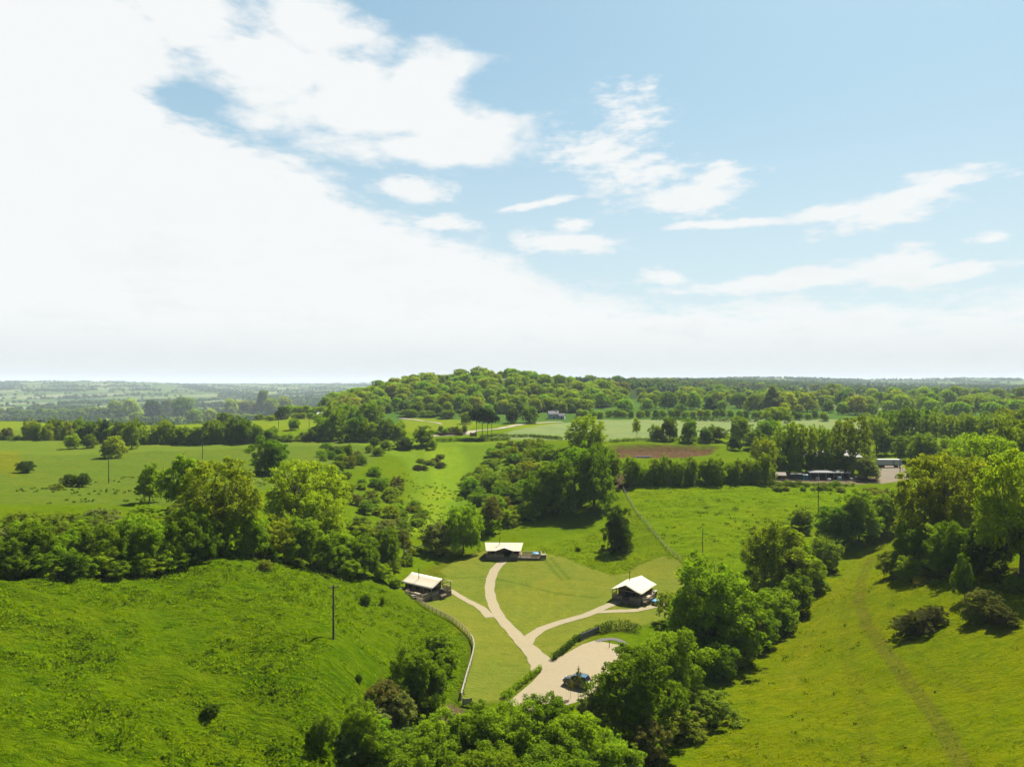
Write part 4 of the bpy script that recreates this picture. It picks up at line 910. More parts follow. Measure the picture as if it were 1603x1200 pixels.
M_GREYWOOD = plain('grey_boards', (.13, .13, .125), .9, 0, .15, .25, 2)
M_IRON = plain('black_iron', (.02, .02, .022), .5, .6)
M_BLUE = plain('blue_cover', (.020, .15, .27), .6, 0, .4, .1, 1)
M_POLE = plain('pole_timber', (.075, .060, .045), .95, 0, .1, .3, 1)
M_CERAMIC = plain('insulator_ceramic', (.12, .10, .09), .3)
M_WHITE = plain('white_paint', (.36, .355, .335), .7, 0, .3, .08, .6)
M_RUBBER = plain('tyre_rubber', (.012, .012, .013), .85)

def safari_tent(pos, rz, L, Wd, label, gable=True, porch=2.8):
    """canvas lodge; local +x is the open gable; ridge along x"""
    e = empty('safari_tent', pos, rz, label, 'tent', 'canvas lodges round the lawn')
    z0, ze, zr = .42, 2.55, 3.95; hx, hy = L / 2, Wd / 2
    d = MB(); n = 18
    for i in range(n): y0 = -hy + .1 + i * (Wd - .2) / n; d.box(-hx + .3, hx + .25, y0, y0 + (Wd - .2) / n - .025, z0 - .06, z0)
    d.box(-hx + .35, hx + .2, -hy + .15, hy - .15, -1.2, z0 - .07); d.build('deck', M_DECK, e)
    wx0, wx1, wy = -hx + .5, hx - porch, hy - .55
    zw = ze - .12; b = MB(); b.box(wx0, wx1, -wy, wy, z0, zw)
    b.prism([(wx1 - .02, -wy, zw), (wx1 - .02, wy, zw), (wx1 - .02, 0, zr - .28)], .05); b.prism([(wx0 + .05, -wy, zw), (wx0 + .05, wy, zw), (wx0 + .05, 0, zr - .28)], .05)
    wall = b.build('wall', M_BROWN, e)
    MB().box(wx1 + .003, wx1 + .05, -1.3, 1.3, z0, ze - .2).build('door', M_DARK, e)  # dark sheet for the open doorway, interior shade put into its colour
    for x in (wx0 + 1.1, wx0 + 3.5):
        for s in (-1, 1):
            w = MB().box(x, x + 1.3, min(s * wy, s * (wy + .03)), max(s * wy, s * (wy + .03)), z0 + .8, z0 + 1.7).build('window', M_DARK, e)
            f = MB(); q = s * (wy + .045)
            for xx in (x - .05, x + .65, x + 1.3): f.box(xx, xx + .05, q - .015, q + .015, z0 + .75, z0 + 1.75)
            f.build('frame', M_WOOD, w)
    # fly sheet: two slopes, sagging a little between ridge and eaves
    r = MB(); ov = .35; ns = 5; nx = 9; ex0, ex1 = -hx - .15, hx + .35
    for s in (-1, 1):
        g = []
        for i in range(nx + 1):
            x = ex0 + (ex1 - ex0) * i / nx; scal = .10 * abs(math.sin(math.pi * i / nx * 4)) - .06
            for j in range(ns + 1):
                t = j / ns; g.append((x, s * (hy + ov) * t, zr - (zr - ze + .22) * t - .10 * math.sin(math.pi * t) + (scal * .6 if j == ns else 0)))
        r.poly(g, [(i * (ns + 1) + j, (i + 1) * (ns + 1) + j, (i + 1) * (ns + 1) + j + 1, i * (ns + 1) + j + 1) if s < 0 else (i * (ns + 1) + j, i * (ns + 1) + j + 1, (i + 1) * (ns + 1) + j + 1, (i + 1) * (ns + 1) + j) for i in range(nx) for j in range(ns)])
    ro = r.build('roof', M_CANVAS, e, smooth=True); so = ro.modifiers.new('thick', 'SOLIDIFY'); so.thickness = .05
    MB().bar((ex0, 0, zr - .09), (ex1, 0, zr - .09), .1).build('ridge_pole', M_WOOD, e)
    for x in (hx - .1, hx - porch + .15):
        for y in (-hy + .15, hy - .15): MB().bar((x, y, z0), (x, y, ze - .02), .13).build('post', M_WOOD, e)
    MB().bar((hx - .1, 0, ze + .1), (hx - .1, 0, zr - .12), .1).build('post', M_WOOD, e)
    MB().bar((hx - .1, -hy + .15, ze), (hx - .1, hy - .15, ze), .12).build('tie_beam', M_WOOD, e)
    def rail(a, c):
        k = MB(); a = Vector(a); c = Vector(c); m = max(1, round((c - a).length / 1.4))
        for i in range(m + 1): p = a.lerp(c, i / m); k.bar(p, p + Vector((0, 0, 1.0)), .09)
        for q in (.18, .42, .66): k.bar(a + Vector((0, 0, q)), c + Vector((0, 0, q)), .03, .17)
        k.bar(a + Vector((0, 0, 1.0)), c + Vector((0, 0, 1.0)), .13, .05); k.build('railing', M_WOOD, e)
    rail((hx - .02, -hy + .15, z0), (hx - .02, -1.0, z0)); rail((hx - .02, 1.0, z0), (hx - .02, hy - .15, z0))
    for s in (-1, 1): rail((hx - .15, s * (hy - .1), z0), (hx - porch + .2, s * (hy - .1), z0))
    st = MB(); st.box(hx + .26, hx + .6, -.9, .9, -.4, z0 - .14); st.box(hx + .6, hx + .95, -.9, .9, -.5, z0 - .30); st.build('step', M_DECK, e)
    fl = MB().bar((-hx * .25, -hy * .42, ze + .4), (-hx * .25, -hy * .42, zr + 1.65), .17, n=10).build('flue', M_IRON, e)
    MB().bar((-hx * .25, -hy * .42, zr + 1.65), (-hx * .25, -hy * .42, zr + 1.85), .32, n=10).build('cowl', M_IRON, fl)
    return e, rail, z0
def base(px, py, lift=0.0):
    p = hit(px, py); p.z += lift; return p
# first tent: side deck towards the camera
e1, rail1, z1 = safari_tent(base(668, 927, .25), R(-36), 9.6, 7.2, 'cream-roofed safari tent at the left end of the lawn, side on, with a side deck')
d = MB()
for i in range(9): d.box(-3.2, 4.6, -6.0 + i * .27, -5.75 + i * .27, .36, .42)
d.box(-3.1, 4.5, -5.95, -3.62, -1.4, .35); d.build('side_deck', M_DECK, e1)
rail1((-1.4, -5.95, z1), (4.55, -5.95, z1)); rail1((4.55, -5.9, z1), (4.55, -3.7, z1)); rail1((-1.4, -5.9, z1), (-1.4, -4.6, z1))
# third tent
e3, rail3, z3 = safari_tent(base(992, 934, .15), R(-122), 9.8, 7.4, 'cream-roofed safari tent at the right end of the lawn with its gable towards the path')
d = MB()
for i in range(5): d.box(-1.0, 4.2, 3.75 + i * .27, 4.0 + i * .27, .36, .42)
d.box(-.9, 4.1, 3.75, 5.0, -1.2, .35); d.build('side_deck', M_DECK, e3)
rail3((-1.0, 5.05, z3), (4.2, 5.05, z3)); rail3((4.2, 3.9, z3), (4.2, 5.0, z3))
def long_tent(pos, rz):
    """the middle tent: ridge across the view, a gabled porch cut into its long side"""
    e = empty('safari_tent', pos, rz, 'cream-roofed safari tent at the head of the lawn with a railed deck on its right', 'tent', 'canvas lodges round the lawn')
    z0, ze, zr = .42, 2.5, 3.9; hx, hy = 5.4, 3.7
    d = MB()
    for i in range(18): d.box(-hx + .3, hx - .3, -hy + i * .41, -hy + i * .41 + .385, z0 - .06, z0)
    d.box(-hx + .35, hx - .35, -hy + .05, hy - .1, -1.2, z0 - .07); d.build('deck', M_DECK, e)
    MB().box(-hx + .8, hx - .8, -hy + 1.9, hy - .7, z0, ze - .02).build('wall', M_BROWN, e)
    MB().box(-.2, 2.2, -hy + 1.84, -hy + 1.895, z0, ze - .1).build('door', M_DARK, e)  # doorway opening as a sheet coloured with the dark of the interior
    for x in (-3.6, 3.0): MB().box(x, x + 1.2, -hy + 1.85, -hy + 1.895, z0 + .8, z0 + 1.7).build('window', M_DARK, e)
    r = MB(); xe = hx - .35; ye = -hy - .35; zf = ze - .12
    def slope(y): return zr - (zr - zf) * (abs(y) / (hy + .35))
    gx0, gx1, gxm = -2.3, 2.9, .3; zg = ze + .85; yb = ye + 2.6
    r.poly([(-hx - .3, 0, zr), (hx + .3, 0, zr), (xe, ye, zf), (gx1, ye, zf), (gxm, yb, slope(yb) + .02), (gx0, ye, zf), (-xe, ye, zf)], [(0, 6, 5, 4), (0, 4, 1), (1, 4, 3, 2)])
    r.poly([(gxm, yb, slope(yb) + .02), (gx0, ye, zf), (gxm, ye - .25, zg), (gx1, ye, zf)], [(0, 1, 2), (0, 2, 3)])
    r.poly([(-hx - .3, 0, zr), (hx + .3, 0, zr), (xe, -ye, zf), (-xe, -ye, zf)], [(0, 1, 2, 3)])
    r.poly([(-hx - .3, 0, zr), (-xe, ye, zf), (-xe, -ye, zf)], [(0, 2, 1)]); r.poly([(hx + .3, 0, zr), (xe, ye, zf), (xe, -ye, zf)], [(0, 1, 2)])
    ro = r.build('roof', M_CANVAS, e); so = ro.modifiers.new('thick', 'SOLIDIFY'); so.thickness = .05
    for x in (-hx + .5, gx0, gx1, hx - .5): MB().bar((x, -hy + .1, z0), (x, -hy + .1, ze - .1), .13).build('post', M_WOOD, e)
    MB().bar((gx0, -hy + .1, ze - .05), (gx1, -hy + .1, ze - .05), .1).build('tie_beam', M_WOOD, e)
    def rail(a, c):
        k = MB(); a = Vector(a); c = Vector(c); m = max(1, round((c - a).length / 1.4))
        for i in range(m + 1): p = a.lerp(c, i / m); k.bar(p, p + Vector((0, 0, 1.0)), .09)
        for q in (.18, .42, .66): k.bar(a + Vector((0, 0, q)), c + Vector((0, 0, q)), .03, .17)
        k.bar(a + Vector((0, 0, 1.0)), c + Vector((0, 0, 1.0)), .13, .05); k.build('railing', M_WOOD, e)
    rail((-hx + .4, -hy + .05, z0), (.1, -hy + .05, z0)); rail((1.9, -hy + .05, z0), (hx - .4, -hy + .05, z0)); rail((-hx + .4, -hy + .15, z0), (-hx + .4, -hy + 1.8, z0))
    d = MB()
    for i in range(14): d.box(hx - .28, hx + 5.6, -hy - .1 + i * .27, -hy + .15 + i * .27, z0 - .07, z0 - .01)
    d.box(hx - .25, hx + 5.5, -hy, 0, -1.2, z0 - .08); d.build('side_deck', M_DECK, e)
    rail((hx - .2, -hy - .08, z0), (hx + 5.55, -hy - .08, z0)); rail((hx + 5.55, -hy, z0), (hx + 5.55, 0, z0)); rail((hx + 5.5, 0, z0), (hx + .1, 0, z0))
    MB().box(.0, 2.0, -hy - .45, -hy - .02, -.6, z0 - .18).build('step', M_DECK, e)
    fl = MB().bar((-1.2, -.8, zr - .5), (-1.2, -.8, zr + 1.5), .17, n=10).build('flue', M_IRON, e); MB().bar((-1.2, -.8, zr + 1.5), (-1.2, -.8, zr + 1.7), .32, n=10).build('cowl', M_IRON, fl)
    return e
e2 = long_tent(base(789, 870, .1), R(-2))
def hot_tub(pos, label, rz=0, leg=.0):
    e = empty('hot_tub', pos, rz, label, 'hot tub'); n = 18; b = MB()
    for i in range(n):
        a = 2 * math.pi * i / n; c, s = math.cos(a), math.sin(a)
        b.bar((c * .92, s * .92, 0), (c * .98, s * .98, .88), .33 * 1.02, .06)
    b.build('tub', M_WOOD, e)
    for z in (.2, .68):
        h = MB()
        for i in range(n): a, c = 2 * math.pi * i / n, 2 * math.pi * (i + 1) / n; h.bar((math.cos(a) * 1.02, math.sin(a) * 1.02, z), (math.cos(c) * 1.02, math.sin(c) * 1.02, z), .03, .05)
        h.build('hoop', M_IRON, e)
    v = [(0, 0, 1.12)] + [(math.cos(2 * math.pi * i / 24) * r, math.sin(2 * math.pi * i / 24) * r, z) for r, z in ((.6, 1.08), (1.0, .97), (1.07, .82)) for i in range(24)]
    f = [(0, 1 + i, 1 + (i + 1) % 24) for i in range(24)] + [(1 + k * 24 + i, 1 + (k + 1) * 24 + i, 1 + (k + 1) * 24 + (i + 1) % 24, 1 + k * 24 + (i + 1) % 24) for k in (0, 1) for i in range(24)]
    m = MB(); m.poly(v, f); m.build('cover', M_BLUE, e, smooth=True)
    MB().bar((1.15, .1, 0), (1.15, .1, 1.7), .12, n=10).build('flue', M_IRON, e)
    return e
p_ = e3.matrix_basis @ Vector((1.6, 6.4, 0)); p_.z = float(ground_z(p_.x, p_.y)); hot_tub(p_, 'round wooden hot tub with a blue cover beside the right-hand tent')
p = e2.matrix_basis @ Vector((9.3, -1.9, .42)); t2 = hot_tub(p, 'round wooden hot tub with a blue cover on the deck of the middle tent')
def picnic_table(pos, rz, label, mat):
    e = empty('picnic_table', pos, rz, label, 'table'); t = MB()
    for i in range(5): t.box(-.9, .9, -.38 + i * .155, -.24 + i * .155, .72, .76)
    t.build('table_top', mat, e)
    for s in (-1, 1): MB().box(-.9, .9, s * .68 - .13, s * .68 + .13, .42, .46).build('bench', mat, e)
    for x in (-.65, .65):
        for s in (-1, 1): MB().bar((x, s * .62, 0), (x, s * .22, .72), .08).build('leg', mat, e)
    return e
picnic_table(base(650, 936, .02), R(20), 'weathered picnic table on the grass left of the first tent', M_PALEWOOD)
picnic_table(e1.matrix_basis @ Vector((1.6, -4.9, .42)), R(-36), 'wooden table on the side deck of the first tent', M_WOOD)
picnic_table(e3.matrix_basis @ Vector((1.4, 4.35, .42)), R(60), 'wooden table on the side deck of the third tent', M_WOOD)
def log_store(pos, rz, label):
    e = empty('log_store', pos, rz, label, 'log store'); b = MB()
    for x in (-.7, .66): b.box(x, x + .05, -.3, .3, 0, 1.15)
    b.box(-.64, .65, .26, .3, .1, 1.1); b.box(-.64, .65, -.28, .25, .05, .1); b.build('frame', M_WOOD, e)
    MB().prism([(-.8, -.4, 1.2), (.8, -.4, 1.2), (.8, .38, 1.38), (-.8, .38, 1.38)], .05).build('roof', M_PALEWOOD, e); return e
log_store(e3.matrix_basis @ Vector((-3.2, 4.3, 0)), R(60), 'small wooden log store behind the third tent')
log_store(e1.matrix_basis @ Vector((-4.4, -4.6, .1)), R(-30), 'small wooden log store at the back of the first tent')
log_store(e2.matrix_basis @ Vector((11.6, -3.2, 0)), R(10), 'small pale log store at the end of the middle tent deck')

# ------------------------------------------------------------------ parked car
def car(pos, rz):
    e = empty('parked_car', pos, rz, 'dark olive estate car with sky reflection painted on its glass roof, parked on the gravel', 'car')
    m, out = material('olive_car_paint'); p = principled((.045, .050, .038), .35, .2, .5); p.inputs['Coat Weight'].default_value = .6; S.nt.links.new(p.outputs[0], out.inputs[0]); PAINT = m
    m, out = material('car_glass'); p = principled((.012, .014, .016), .06, 0, .6); S.nt.links.new(p.outputs[0], out.inputs[0]); GLASS = m
    m, out = material('car_roof_sky_reflection'); p = principled((.10, .20, .28), .15, .7, .6); S.nt.links.new(p.outputs[0], out.inputs[0]); ROOF = m  # reflected sky put into the roof as a blue metallic base colour
    m, out = material('lamp_glass'); p = principled((.5, .5, .48), .1, .2, .6); S.nt.links.new(p.outputs[0], out.inputs[0]); LAMP = m
    M_RED = plain('tail_lamp', (.25, .012, .01), .25)
    # lower body: stations along x (front +x): x, half width, bottom, shoulder height
    st = [(-2.25, .70, .45, .86), (-2.18, .82, .34, 1.0), (-1.6, .90, .28, 1.06), (-.6, .92, .26, 1.04), (.5, .92, .26, 1.02), (1.3, .90, .28, .98), (1.95, .86, .32, .86), (2.22, .74, .40, .72), (2.30, .60, .48, .62)]
    V = []; prof = lambda w, b, t: [(-w * .9, b), (-w, b + (t - b) * .35), (-w, b + (t - b) * .75), (-w * .93, t), (0, t + .04), (w * .93, t), (w, b + (t - b) * .75), (w, b + (t - b) * .35), (w * .9, b)]
    for x, w, b, t in st: V += [(x, y, z) for y, z in prof(w, b, t)]
    n = 9; Fc = [(i * n + j, i * n + j + 1, (i + 1) * n + j + 1, (i + 1) * n + j) for i in range(len(st) - 1) for j in range(n - 1)] + [(i * n + n - 1, i * n, (i + 1) * n, (i + 1) * n + n - 1) for i in range(len(st) - 1)]
    Fc += [tuple(range(n)), tuple(range(len(st) * n - 1, (len(st) - 1) * n - 1, -1))]
    b = MB(); b.poly(V, Fc); bo = b.build('body', PAINT, e, smooth=True)
    # greenhouse
    lo = [(-2.12, .80), (1.05, .84)]; hi = [(-1.75, .66), (.28, .66)]; zb, zt = 1.02, 1.50
    P = [(lo[0][0], -lo[0][1], zb), (lo[1][0], -lo[1][1], zb), (lo[1][0], lo[1][1], zb), (lo[0][0], lo[0][1], zb), (hi[0][0], -hi[0][1], zt), (hi[1][0], -hi[1][1], zt), (hi[1][0], hi[1][1], zt), (hi[0][0], hi[0][1], zt)]
    MB().poly(P, [(0, 1, 5, 4), (1, 2, 6, 5), (2, 3, 7, 6), (3, 0, 4, 7), (4, 5, 6, 7)]).build('cabin', GLASS, e)
    MB().poly([(hi[0][0] - .04, -.68, zt + .004), (hi[1][0] + .06, -.68, zt + .004), (hi[1][0] + .06, .68, zt + .004), (hi[0][0] - .04, .68, zt + .004), (hi[0][0], -.6, zt + .05), (hi[1][0], -.6, zt + .05), (hi[1][0], .6, zt + .05), (hi[0][0], .6, zt + .05)], [(4, 5, 6, 7), (0, 1, 5, 4), (1, 2, 6, 5), (2, 3, 7, 6), (3, 0, 4, 7), (3, 2, 1, 0)]).build('roof', ROOF, e)
    for s in (-1, 1):
        for t in (0, .36, .66, 1):
            a = Vector((lo[0][0] * (1 - t) + lo[1][0] * t, s * (lo[0][1] + .015), zb)); c = Vector((hi[0][0] * (1 - t) + hi[1][0] * t, s * (hi[0][1] + .015), zt)); MB().bar(a, c, .07, .04).build('pillar', PAINT, e)
        MB().bar((hi[0][0], s * .70, zt + .05), (hi[1][0] - .1, s * .70, zt + .05), .04).build('roof_rail', M_IRON, e)
        MB().box(.75, .92, min(s * .9, s * 1.05), max(s * .9, s * 1.05), 1.02, 1.15).build('mirror', PAINT, e)
        MB().box(2.08, 2.26, min(s * .5, s * .76), max(s * .5, s * .76), .66, .78).build('headlight', LAMP, e)
        MB().box(-2.27, -2.16, min(s * .52, s * .79), max(s * .52, s * .79), .78, .98).build('tail_light', M_RED, e)
        for x in (-1.4, 1.42):
            w = MB().bar((x, s * .70, .33), (x, s * .93, .33), .66, n=20).build('wheel', M_RUBBER, e); MB().bar((x, s * .90, .33), (x, s * .945, .33), .42, n=14).build('rim', plain('alloy', (.25, .25, .26), .4, .8), w)
    MB().box(-2.30, -2.255, -.26, .26, .56, .68).build('number_plate', plain('yellow_plate', (.45, .34, .05), .5), e)
    MB().box(2.285, 2.315, -.26, .26, .5, .6).build('number_plate', M_WHITE, e)
    return e
c_ = car(base(903, 1073, .05), R(151)); c_.scale = (1.08, 1.08, 1.32)
T('twig', 905, 1098, 14, 58, 'brown', 'bare brown-leaved sapling standing in front of the parked car')
T('twig', 893, 1092, 10, 32, 'brown', 'smaller twiggy sapling left of the bare brown-leaved one')

# ------------------------------------------------------------------ poles, fences, gates
def utility_pole(px, py, hpx, label, arm=True, rz=0.0, thick=.26, name='utility_pole', cat='pole'):
    p = hit(px, py); h = hpx * p.y / F; e = empty(name, p, rz, label, cat)
    V, Q = tubes([([(0, 0, -.3), (0, 0, h * .5), (0, 0, h)], [thick / 2, thick * .42, thick * .34])], 8); link('shaft', raw_mesh('shaft', V, Q, [M_POLE], smooth=True), e)
    if arm:
        MB().box(-.8, .8, -.06, .06, h - .35, h - .22).build('crossarm', M_POLE, e)
        for x in (-.7, 0, .7): MB().bar((x, 0, h - .22 if x else h), (x, 0, h - .05 if x else h + .2), .1, n=8).build('insulator', M_CERAMIC, e)
    return e
utility_pole(522, 1000, 84, 'tall wooden electricity pole on the rough left slope', True, R(20), .36)
utility_pole(170, 756, 41, 'wooden pole standing in the left field near the pair of bushes', True, R(10), .34)
utility_pole(317, 718, 36, 'wooden pole rising behind the loose olive-brown tree', True, R(10), .4)
utility_pole(1100, 886, 58, 'thin pole rising behind the largest stream tree', False, 0, .28)
utility_pole(1281, 806, 51, 'dark wooden pole in the upper paddock below the sheds', True, R(80), .34)
utility_pole(1409, 752, 41, 'dark pole at the gravel yard beside the white trailer', False, 0, .4)
utility_pole(436, 672, 17, 'left pole in the small bright field near the hill', True, 0, .4)
utility_pole(484, 672, 18, 'right pole in the small bright field near the hill', True, 0, .4)
utility_pole(954, 1013, 12, 'short dark post inside the curved kerb', False, 0, .14, 'marker_post', 'post')
def fence(L, name, label, mat, h=1.15, gap=2.0, zs=(.45, .8, 1.08), pw=.12, rw=.05, rh=.12, cap=None):
    pts = [hit(*p) for p in L]; C = smooth_line([(p.x, p.y, 0) for p in pts], 6)[:, :2]; s = np.r_[0, np.cumsum(np.linalg.norm(np.diff(C, axis=0), axis=1))]
    n = max(2, int(s[-1] / gap)); q = np.linspace(0, s[-1], n + 1); X = np.interp(q, s, C[:, 0]); Y = np.interp(q, s, C[:, 1]); Zg = ground_z(X, Y); o0 = Vector((X[0], Y[0], Zg[0]))
    e = empty(name, o0, 0, label, 'fence'); P = [Vector((x, y, z)) - o0 for x, y, z in zip(X, Y, Zg)]
    for p in P[:100]:
        MB().bar((0, 0, -.2), (0, 0, h), pw).build('post', mat, e, loc=p)
    for z in zs:
        r = MB(); big = cap and z == zs[-1]
        for a, b in zip(P[:-1], P[1:]):
            d = (b - a).normalized() * .02; r.bar(a + Vector((0, 0, z)) - d, b + Vector((0, 0, z)) + d, cap if big else rw, rh)
        r.build('rail', mat, e)
    return e
fence([(652, 940), (668, 952), (688, 963), (706, 972), (720, 982), (731, 992), (738, 1002)], 'post_and_rail_fence', 'upper stretch of weathered paling fence along the lawn by the first tent', M_WOOD, 1.1, 1.5)
fence([(738, 1002), (742, 1012), (741.5, 1024), (737.5, 1040), (731.5, 1060), (726, 1080), (722, 1095)], 'post_and_rail_fence', 'pale-topped rail fence curving down to the small gate', M_PALEWOOD, 1.2, 2.2, (.5, .85, 1.15), .14, .06, .14, .22)
fence([(975, 764), (986, 785), (999, 805), (1012, 821), (1024, 836), (1036, 850), (1050, 866), (1068, 878)], 'post_and_rail_fence', 'long pale fence climbing the paddock to the earth bank', M_PALEWOOD, 1.1, 2.6, (.5, 1.05), .14, .05, .11)
fence([(634, 868), (645, 863), (657, 860), (670, 857)], 'post_and_rail_fence', 'short pale rail fence in the scrub left of the middle tent', M_PALEWOOD, 1.1, 2.0, (.5, 1.05), .13, .06, .15, .28)
fence([(1205, 753), (1250, 753.5), (1300, 754), (1342, 754)], 'post_and_rail_fence', 'low rail fence in front of the sheds', M_PALEWOOD, .9, 4, (.45, .85), .14, .05, .16)
def gate(a, b, label, mat, h=1.15, name='timber_gate', cat='gate'):
    A, B_ = hit(*a), hit(*b); d = B_ - A; L = math.hypot(d.x, d.y); e = empty(name, A, math.atan2(d.y, d.x), label, cat)
    k = MB(); nb = max(4, int(L / .16))
    for i in range(nb): k.box(.08 + i * (L - .16) / nb, .08 + (i + 1) * (L - .16) / nb - .02, -.015, .015, .12, h - .03)
    k.build('board_panel', mat, e)
    for z in (.3, h - .2): MB().box(.06, L - .06, -.06, -.02, z, z + .1).build('rail', mat, e)
    for x in (0, L): MB().box(x - .08, x + .08, -.08, .08, -.3, h + .15).build('post', mat, e)
    return e
gate((724.5, 1104), (738, 1106), 'small grey timber gate at the foot of the rail fence', M_GREYWOOD)
gate((909, 1003), (937, 990.5), 'grey board panel set in the dark hedge at the car park', M_GREYWOOD, 1.5, 'board_fence', 'fence')

# ------------------------------------------------------------------ sheds, barn, trailer, houses
def house(px, py, w, d, h, rise, rz, label, wall, roof, name='house', cat='house', door=True, wins=2, chimney=False, ov=.3, ridge_x=True):
    p = hit(px, py); e = empty(name, p, rz, label, cat)
    MB().box(-w / 2, w / 2, -d / 2, d / 2, -.6, h).build('wall', wall, e)
    r = MB(); W2, D2 = w / 2 + ov, d / 2 + ov; zz = h + rise; lo = h - rise * ov / (d / 2) + .02
    for s in (-1, 1): r.prism([(-W2, 0, zz), (W2, 0, zz), (W2, s * D2, lo), (-W2, s * D2, lo)][::s], .12)
    ro = r.build('roof', roof, e)
    g = MB()
    for x in (-w / 2 + .01, w / 2 - .01): g.poly([(x, -d / 2, h), (x, d / 2, h), (x, 0, zz - .14)], [(0, 1, 2)])
    g.build('gable', wall, e)
    if door: MB().box(-.55, .55, -d / 2 - .05, -d / 2 - .004, 0, 2.05).build('door', M_DARK, e)
    for i in range(wins):
        x = (i + .5) / wins * w - w / 2
        if door and abs(x) < 1.2: continue
        MB().box(x - .5, x + .5, -d / 2 - .05, -d / 2 - .004, h * .4, h * .4 + 1.0).build('window', M_DARK, e)
    if chimney: MB().box(w * .3, w * .3 + .8, -.4, .4, zz - .8, zz + 1.0).build('chimney', wall, ro)
    return e
M_BARN = plain('barn_sheet', (.17, .155, .125), .8, 0, .2, .15, .3); M_SHED = plain('brown_shed', (.085, .055, .035), .9); M_SHEDROOF = plain('tan_felt_roof', (.20, .16, .12), .9)
M_SLATE = plain('slate_roof', (.09, .085, .085), .8); M_GREEN = plain('dark_green_steel', (.020, .050, .032), .6, .2); M_STEEL = plain('dark_steel', (.035, .033, .034), .7)
house(1219, 750, 5.0, 3.6, 2.1, 1.0, R(-12), 'small brown wooden shed with tan roof at the end of the shed row', M_SHED, M_SHEDROOF, 'garden_shed', 'shed', True, 0)
def box_thing(px, py, w, d, h, rz, name, cat, label, mat, roofmat, doormat):
    e = empty(name, hit(px, py), rz, label, cat); b = MB(); b.box(-w / 2, w / 2, -d / 2, d / 2, .1, h)
    for i in range(int(w / .35)): x = -w / 2 + .1 + i * .35; b.box(x, x + .15, -d / 2 - .03, -d / 2 - .001, .2, h - .1)
    b.build('body', mat, e); MB().box(-w / 2 - .06, w / 2 + .06, -d / 2 - .06, d / 2 + .06, h, h + .1).build('roof', roofmat, e); MB().box(-w * .2, w * .25, -d / 2 - .07, -d / 2 - .035, .15, h * .85).build('door', doormat, e)
    return e
box_thing(1246, 750.5, 5, 2.4, 2.5, R(-3), 'storage_container', 'container', 'dark green storage container beside the brown shed', M_GREEN, M_STEEL, M_STEEL)
box_thing(1260, 751, 2.1, 2.0, 2.3, R(-3), 'site_cabin', 'cabin', 'small bright blue cabin between container and open shed', M_BLUE, M_WHITE, plain('blue_door', (.015, .09, .17), .6))
def open_shed(px, py, w, d, h):
    e = empty('open_shed', hit(px, py), R(-2), 'long low dark open-fronted shed with a white roof edge', 'shed')
    MB().box(-w / 2, w / 2, d / 2 - .1, d / 2, -.4, h).build('wall', M_STEEL, e)
    for x in (-w / 2, w / 2 - .1): MB().box(x, x + .1, -d / 2, d / 2 - .11, -.4, h - .02).build('wall', M_STEEL, e)
    MB().prism([(-w / 2 - .3, -d / 2 - .3, h + .05), (w / 2 + .3, -d / 2 - .3, h + .05), (w / 2 + .3, d / 2 + .2, h + .35), (-w / 2 - .3, d / 2 + .2, h + .35)], .1).build('roof', M_STEEL, e)
    MB().box(-w / 2 - .3, w / 2 + .3, -d / 2 - .36, -d / 2 - .305, h - .18, h + .1).build('fascia', M_WHITE, e)
    for i in range(6): x = -w / 2 + .2 + i * (w - .4) / 5; MB().bar((x, -d / 2 + .1, -.3), (x, -d / 2 + .1, h - .05), .16).build('post', M_WOOD, e)
    return e
open_shed(1296, 749, 16.5, 4.5, 2.9)
def barrel(px, py, r, h, mat, label):
    e = empty('barrel', hit(px, py), 0, label, 'barrel'); V, Q = tubes([([(0, 0, 0), (0, 0, h * .25), (0, 0, h * .75), (0, 0, h)], [r * .9, r, r, r * .9])], 12); link('body', raw_mesh('body', V, Q, [mat], smooth=True), e)
    MB().bar((0, 0, h - .03), (0, 0, h + .02), r * 1.86, n=12).build('lid', mat, e); return e
barrel(1280, 751.5, .8, 1.3, M_WHITE, 'white round tank under the left of the open shed front')
barrel(1298, 752, .7, .9, M_WHITE, 'low white tub before the middle of the open shed')
barrel(1314, 751.5, .9, 1.5, plain('pale_blue_tank', (.20, .25, .30), .6), 'pale blue-grey tank at the right of the open shed')
barrel(1333, 752, .7, 1.0, plain('grey_tub', (.15, .15, .15), .7), 'grey tub at the end of the open shed')
house(1283, 727, 34, 14, 4.6, 2.4, R(-4), 'large pale-roofed barn half hidden behind the light trees', M_BARN, M_BARN, 'barn', 'barn', False, 0)
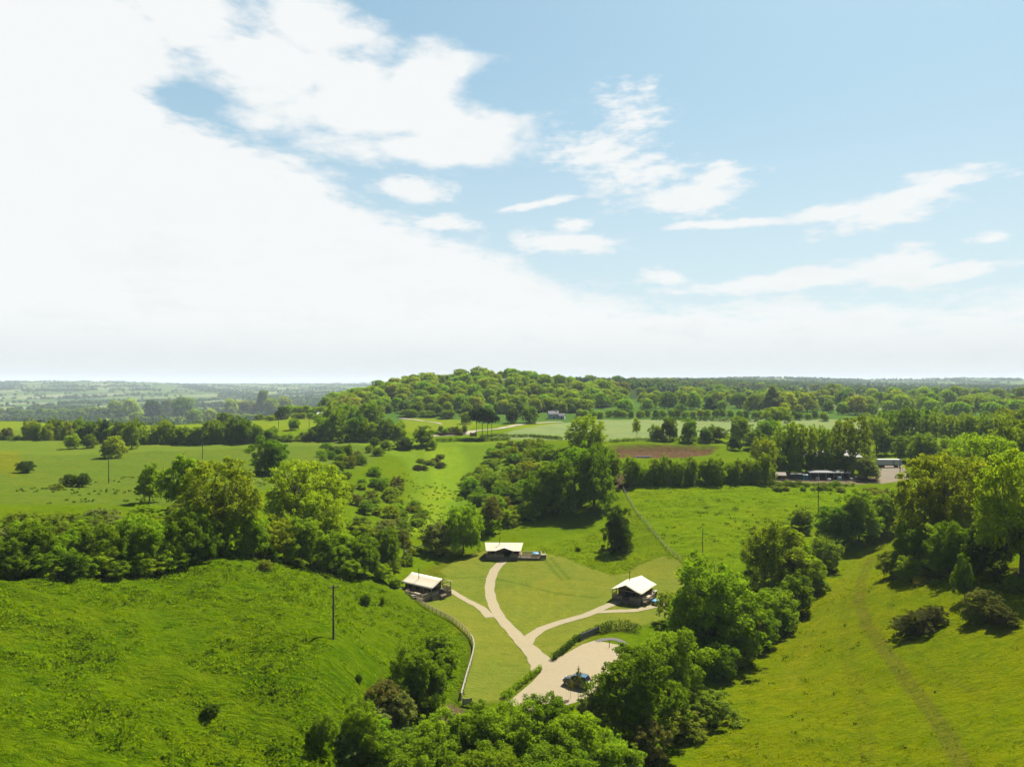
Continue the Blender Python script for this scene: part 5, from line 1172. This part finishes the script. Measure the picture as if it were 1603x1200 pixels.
def trailer(px, py):
    e = empty('lorry_trailer', hit(px, py), R(-3), 'white box trailer parked across the gravel yard', 'trailer'); L, h = 11.0, 2.7
    MB().box(-L / 2, L / 2, -1.25, 1.25, 1.15, 1.15 + h).build('box_body', M_WHITE, e, bevel=.06)
    MB().box(-L / 2 + .3, L / 2 - .3, -1.0, 1.0, .85, 1.145).build('chassis', M_IRON, e)
    MB().box(1.0, 2.4, -1.29, -1.255, 1.25, 1.05 + h).build('door', plain('grey_door', (.25, .24, .22), .6), e)
    for x in (-4.0, -2.8, 3.4):
        for s in (-1, 1): MB().bar((x, s * .85, .48), (x, s * 1.2, .48), .96, n=16).build('wheel', M_RUBBER, e)
    for y in (-.7, .7): MB().bar((4.6, y, 0), (4.6, y, .85), .14).build('leg', M_IRON, e)
trailer(1391, 731)
house(866, 655, 9, 6, 4.5, 2.4, R(8), 'white house half hidden by trees at the end of the lane', M_WHITE, M_SLATE, wins=3, chimney=True)
house(880, 655.5, 5, 5, 3.2, 1.8, R(-15), 'smaller white outbuilding right of the white house', M_WHITE, M_SLATE, wins=1)
house(214, 663, 10, 7, 4.0, 2.6, R(10), 'pale-roofed cottage among the hedgerow trees at the left', plain('cream_render', (.36, .33, .27), .8), plain('pale_tiles', (.30, .27, .23), .8), wins=3, chimney=True)
house(503, 653, 7, 5, 3.0, 1.8, R(5), 'small pale barn beside the small bright field', M_BARN, M_WHITE, 'barn', 'barn', False, 0)
M_BRICK = plain('red_brick', (.17, .085, .055), .9, 0, .1, .25, 3)
def brick_wall(a, b, h, label):
    A, B_ = hit(*a), hit(*b); d = B_ - A; L = math.hypot(d.x, d.y); e = empty('brick_wall', A, math.atan2(d.y, d.x), label, 'wall')
    MB().box(.42, L - .42, -.15, .15, -.5, h).build('brickwork', M_BRICK, e); MB().box(.4, L - .4, -.2, .2, h, h + .1).build('coping', M_SHEDROOF, e)
    for x in (0, L): MB().box(x - .4, x + .4, -.4, .4, -.5, h + .5).build('pier', M_BRICK, e)
brick_wall((687, 681.5), (724, 681), 1.9, 'low red brick wall beside the lane below the hill')
brick_wall((737, 682.5), (745, 682), 1.9, 'short red brick wall at the foot of the pines')
e = empty('concrete_slab', hit(1007, 716), 0, 'long pale concrete trough at the foot of the earth bank', 'slab')  # pale concrete slab, modelled as a hollow box with a dark inset
b = MB(); b.box(-4, 4, -.6, -.45, 0, .8); b.box(-4, 4, .45, .6, 0, .8); b.box(-4, -3.85, -.445, .445, 0, .8); b.box(3.85, 4, -.445, .445, 0, .8); b.build('slab_side', M_WHITE, e); MB().box(-3.845, 3.845, -.44, .44, .02, .6).build('slab_inset', M_STEEL, e)
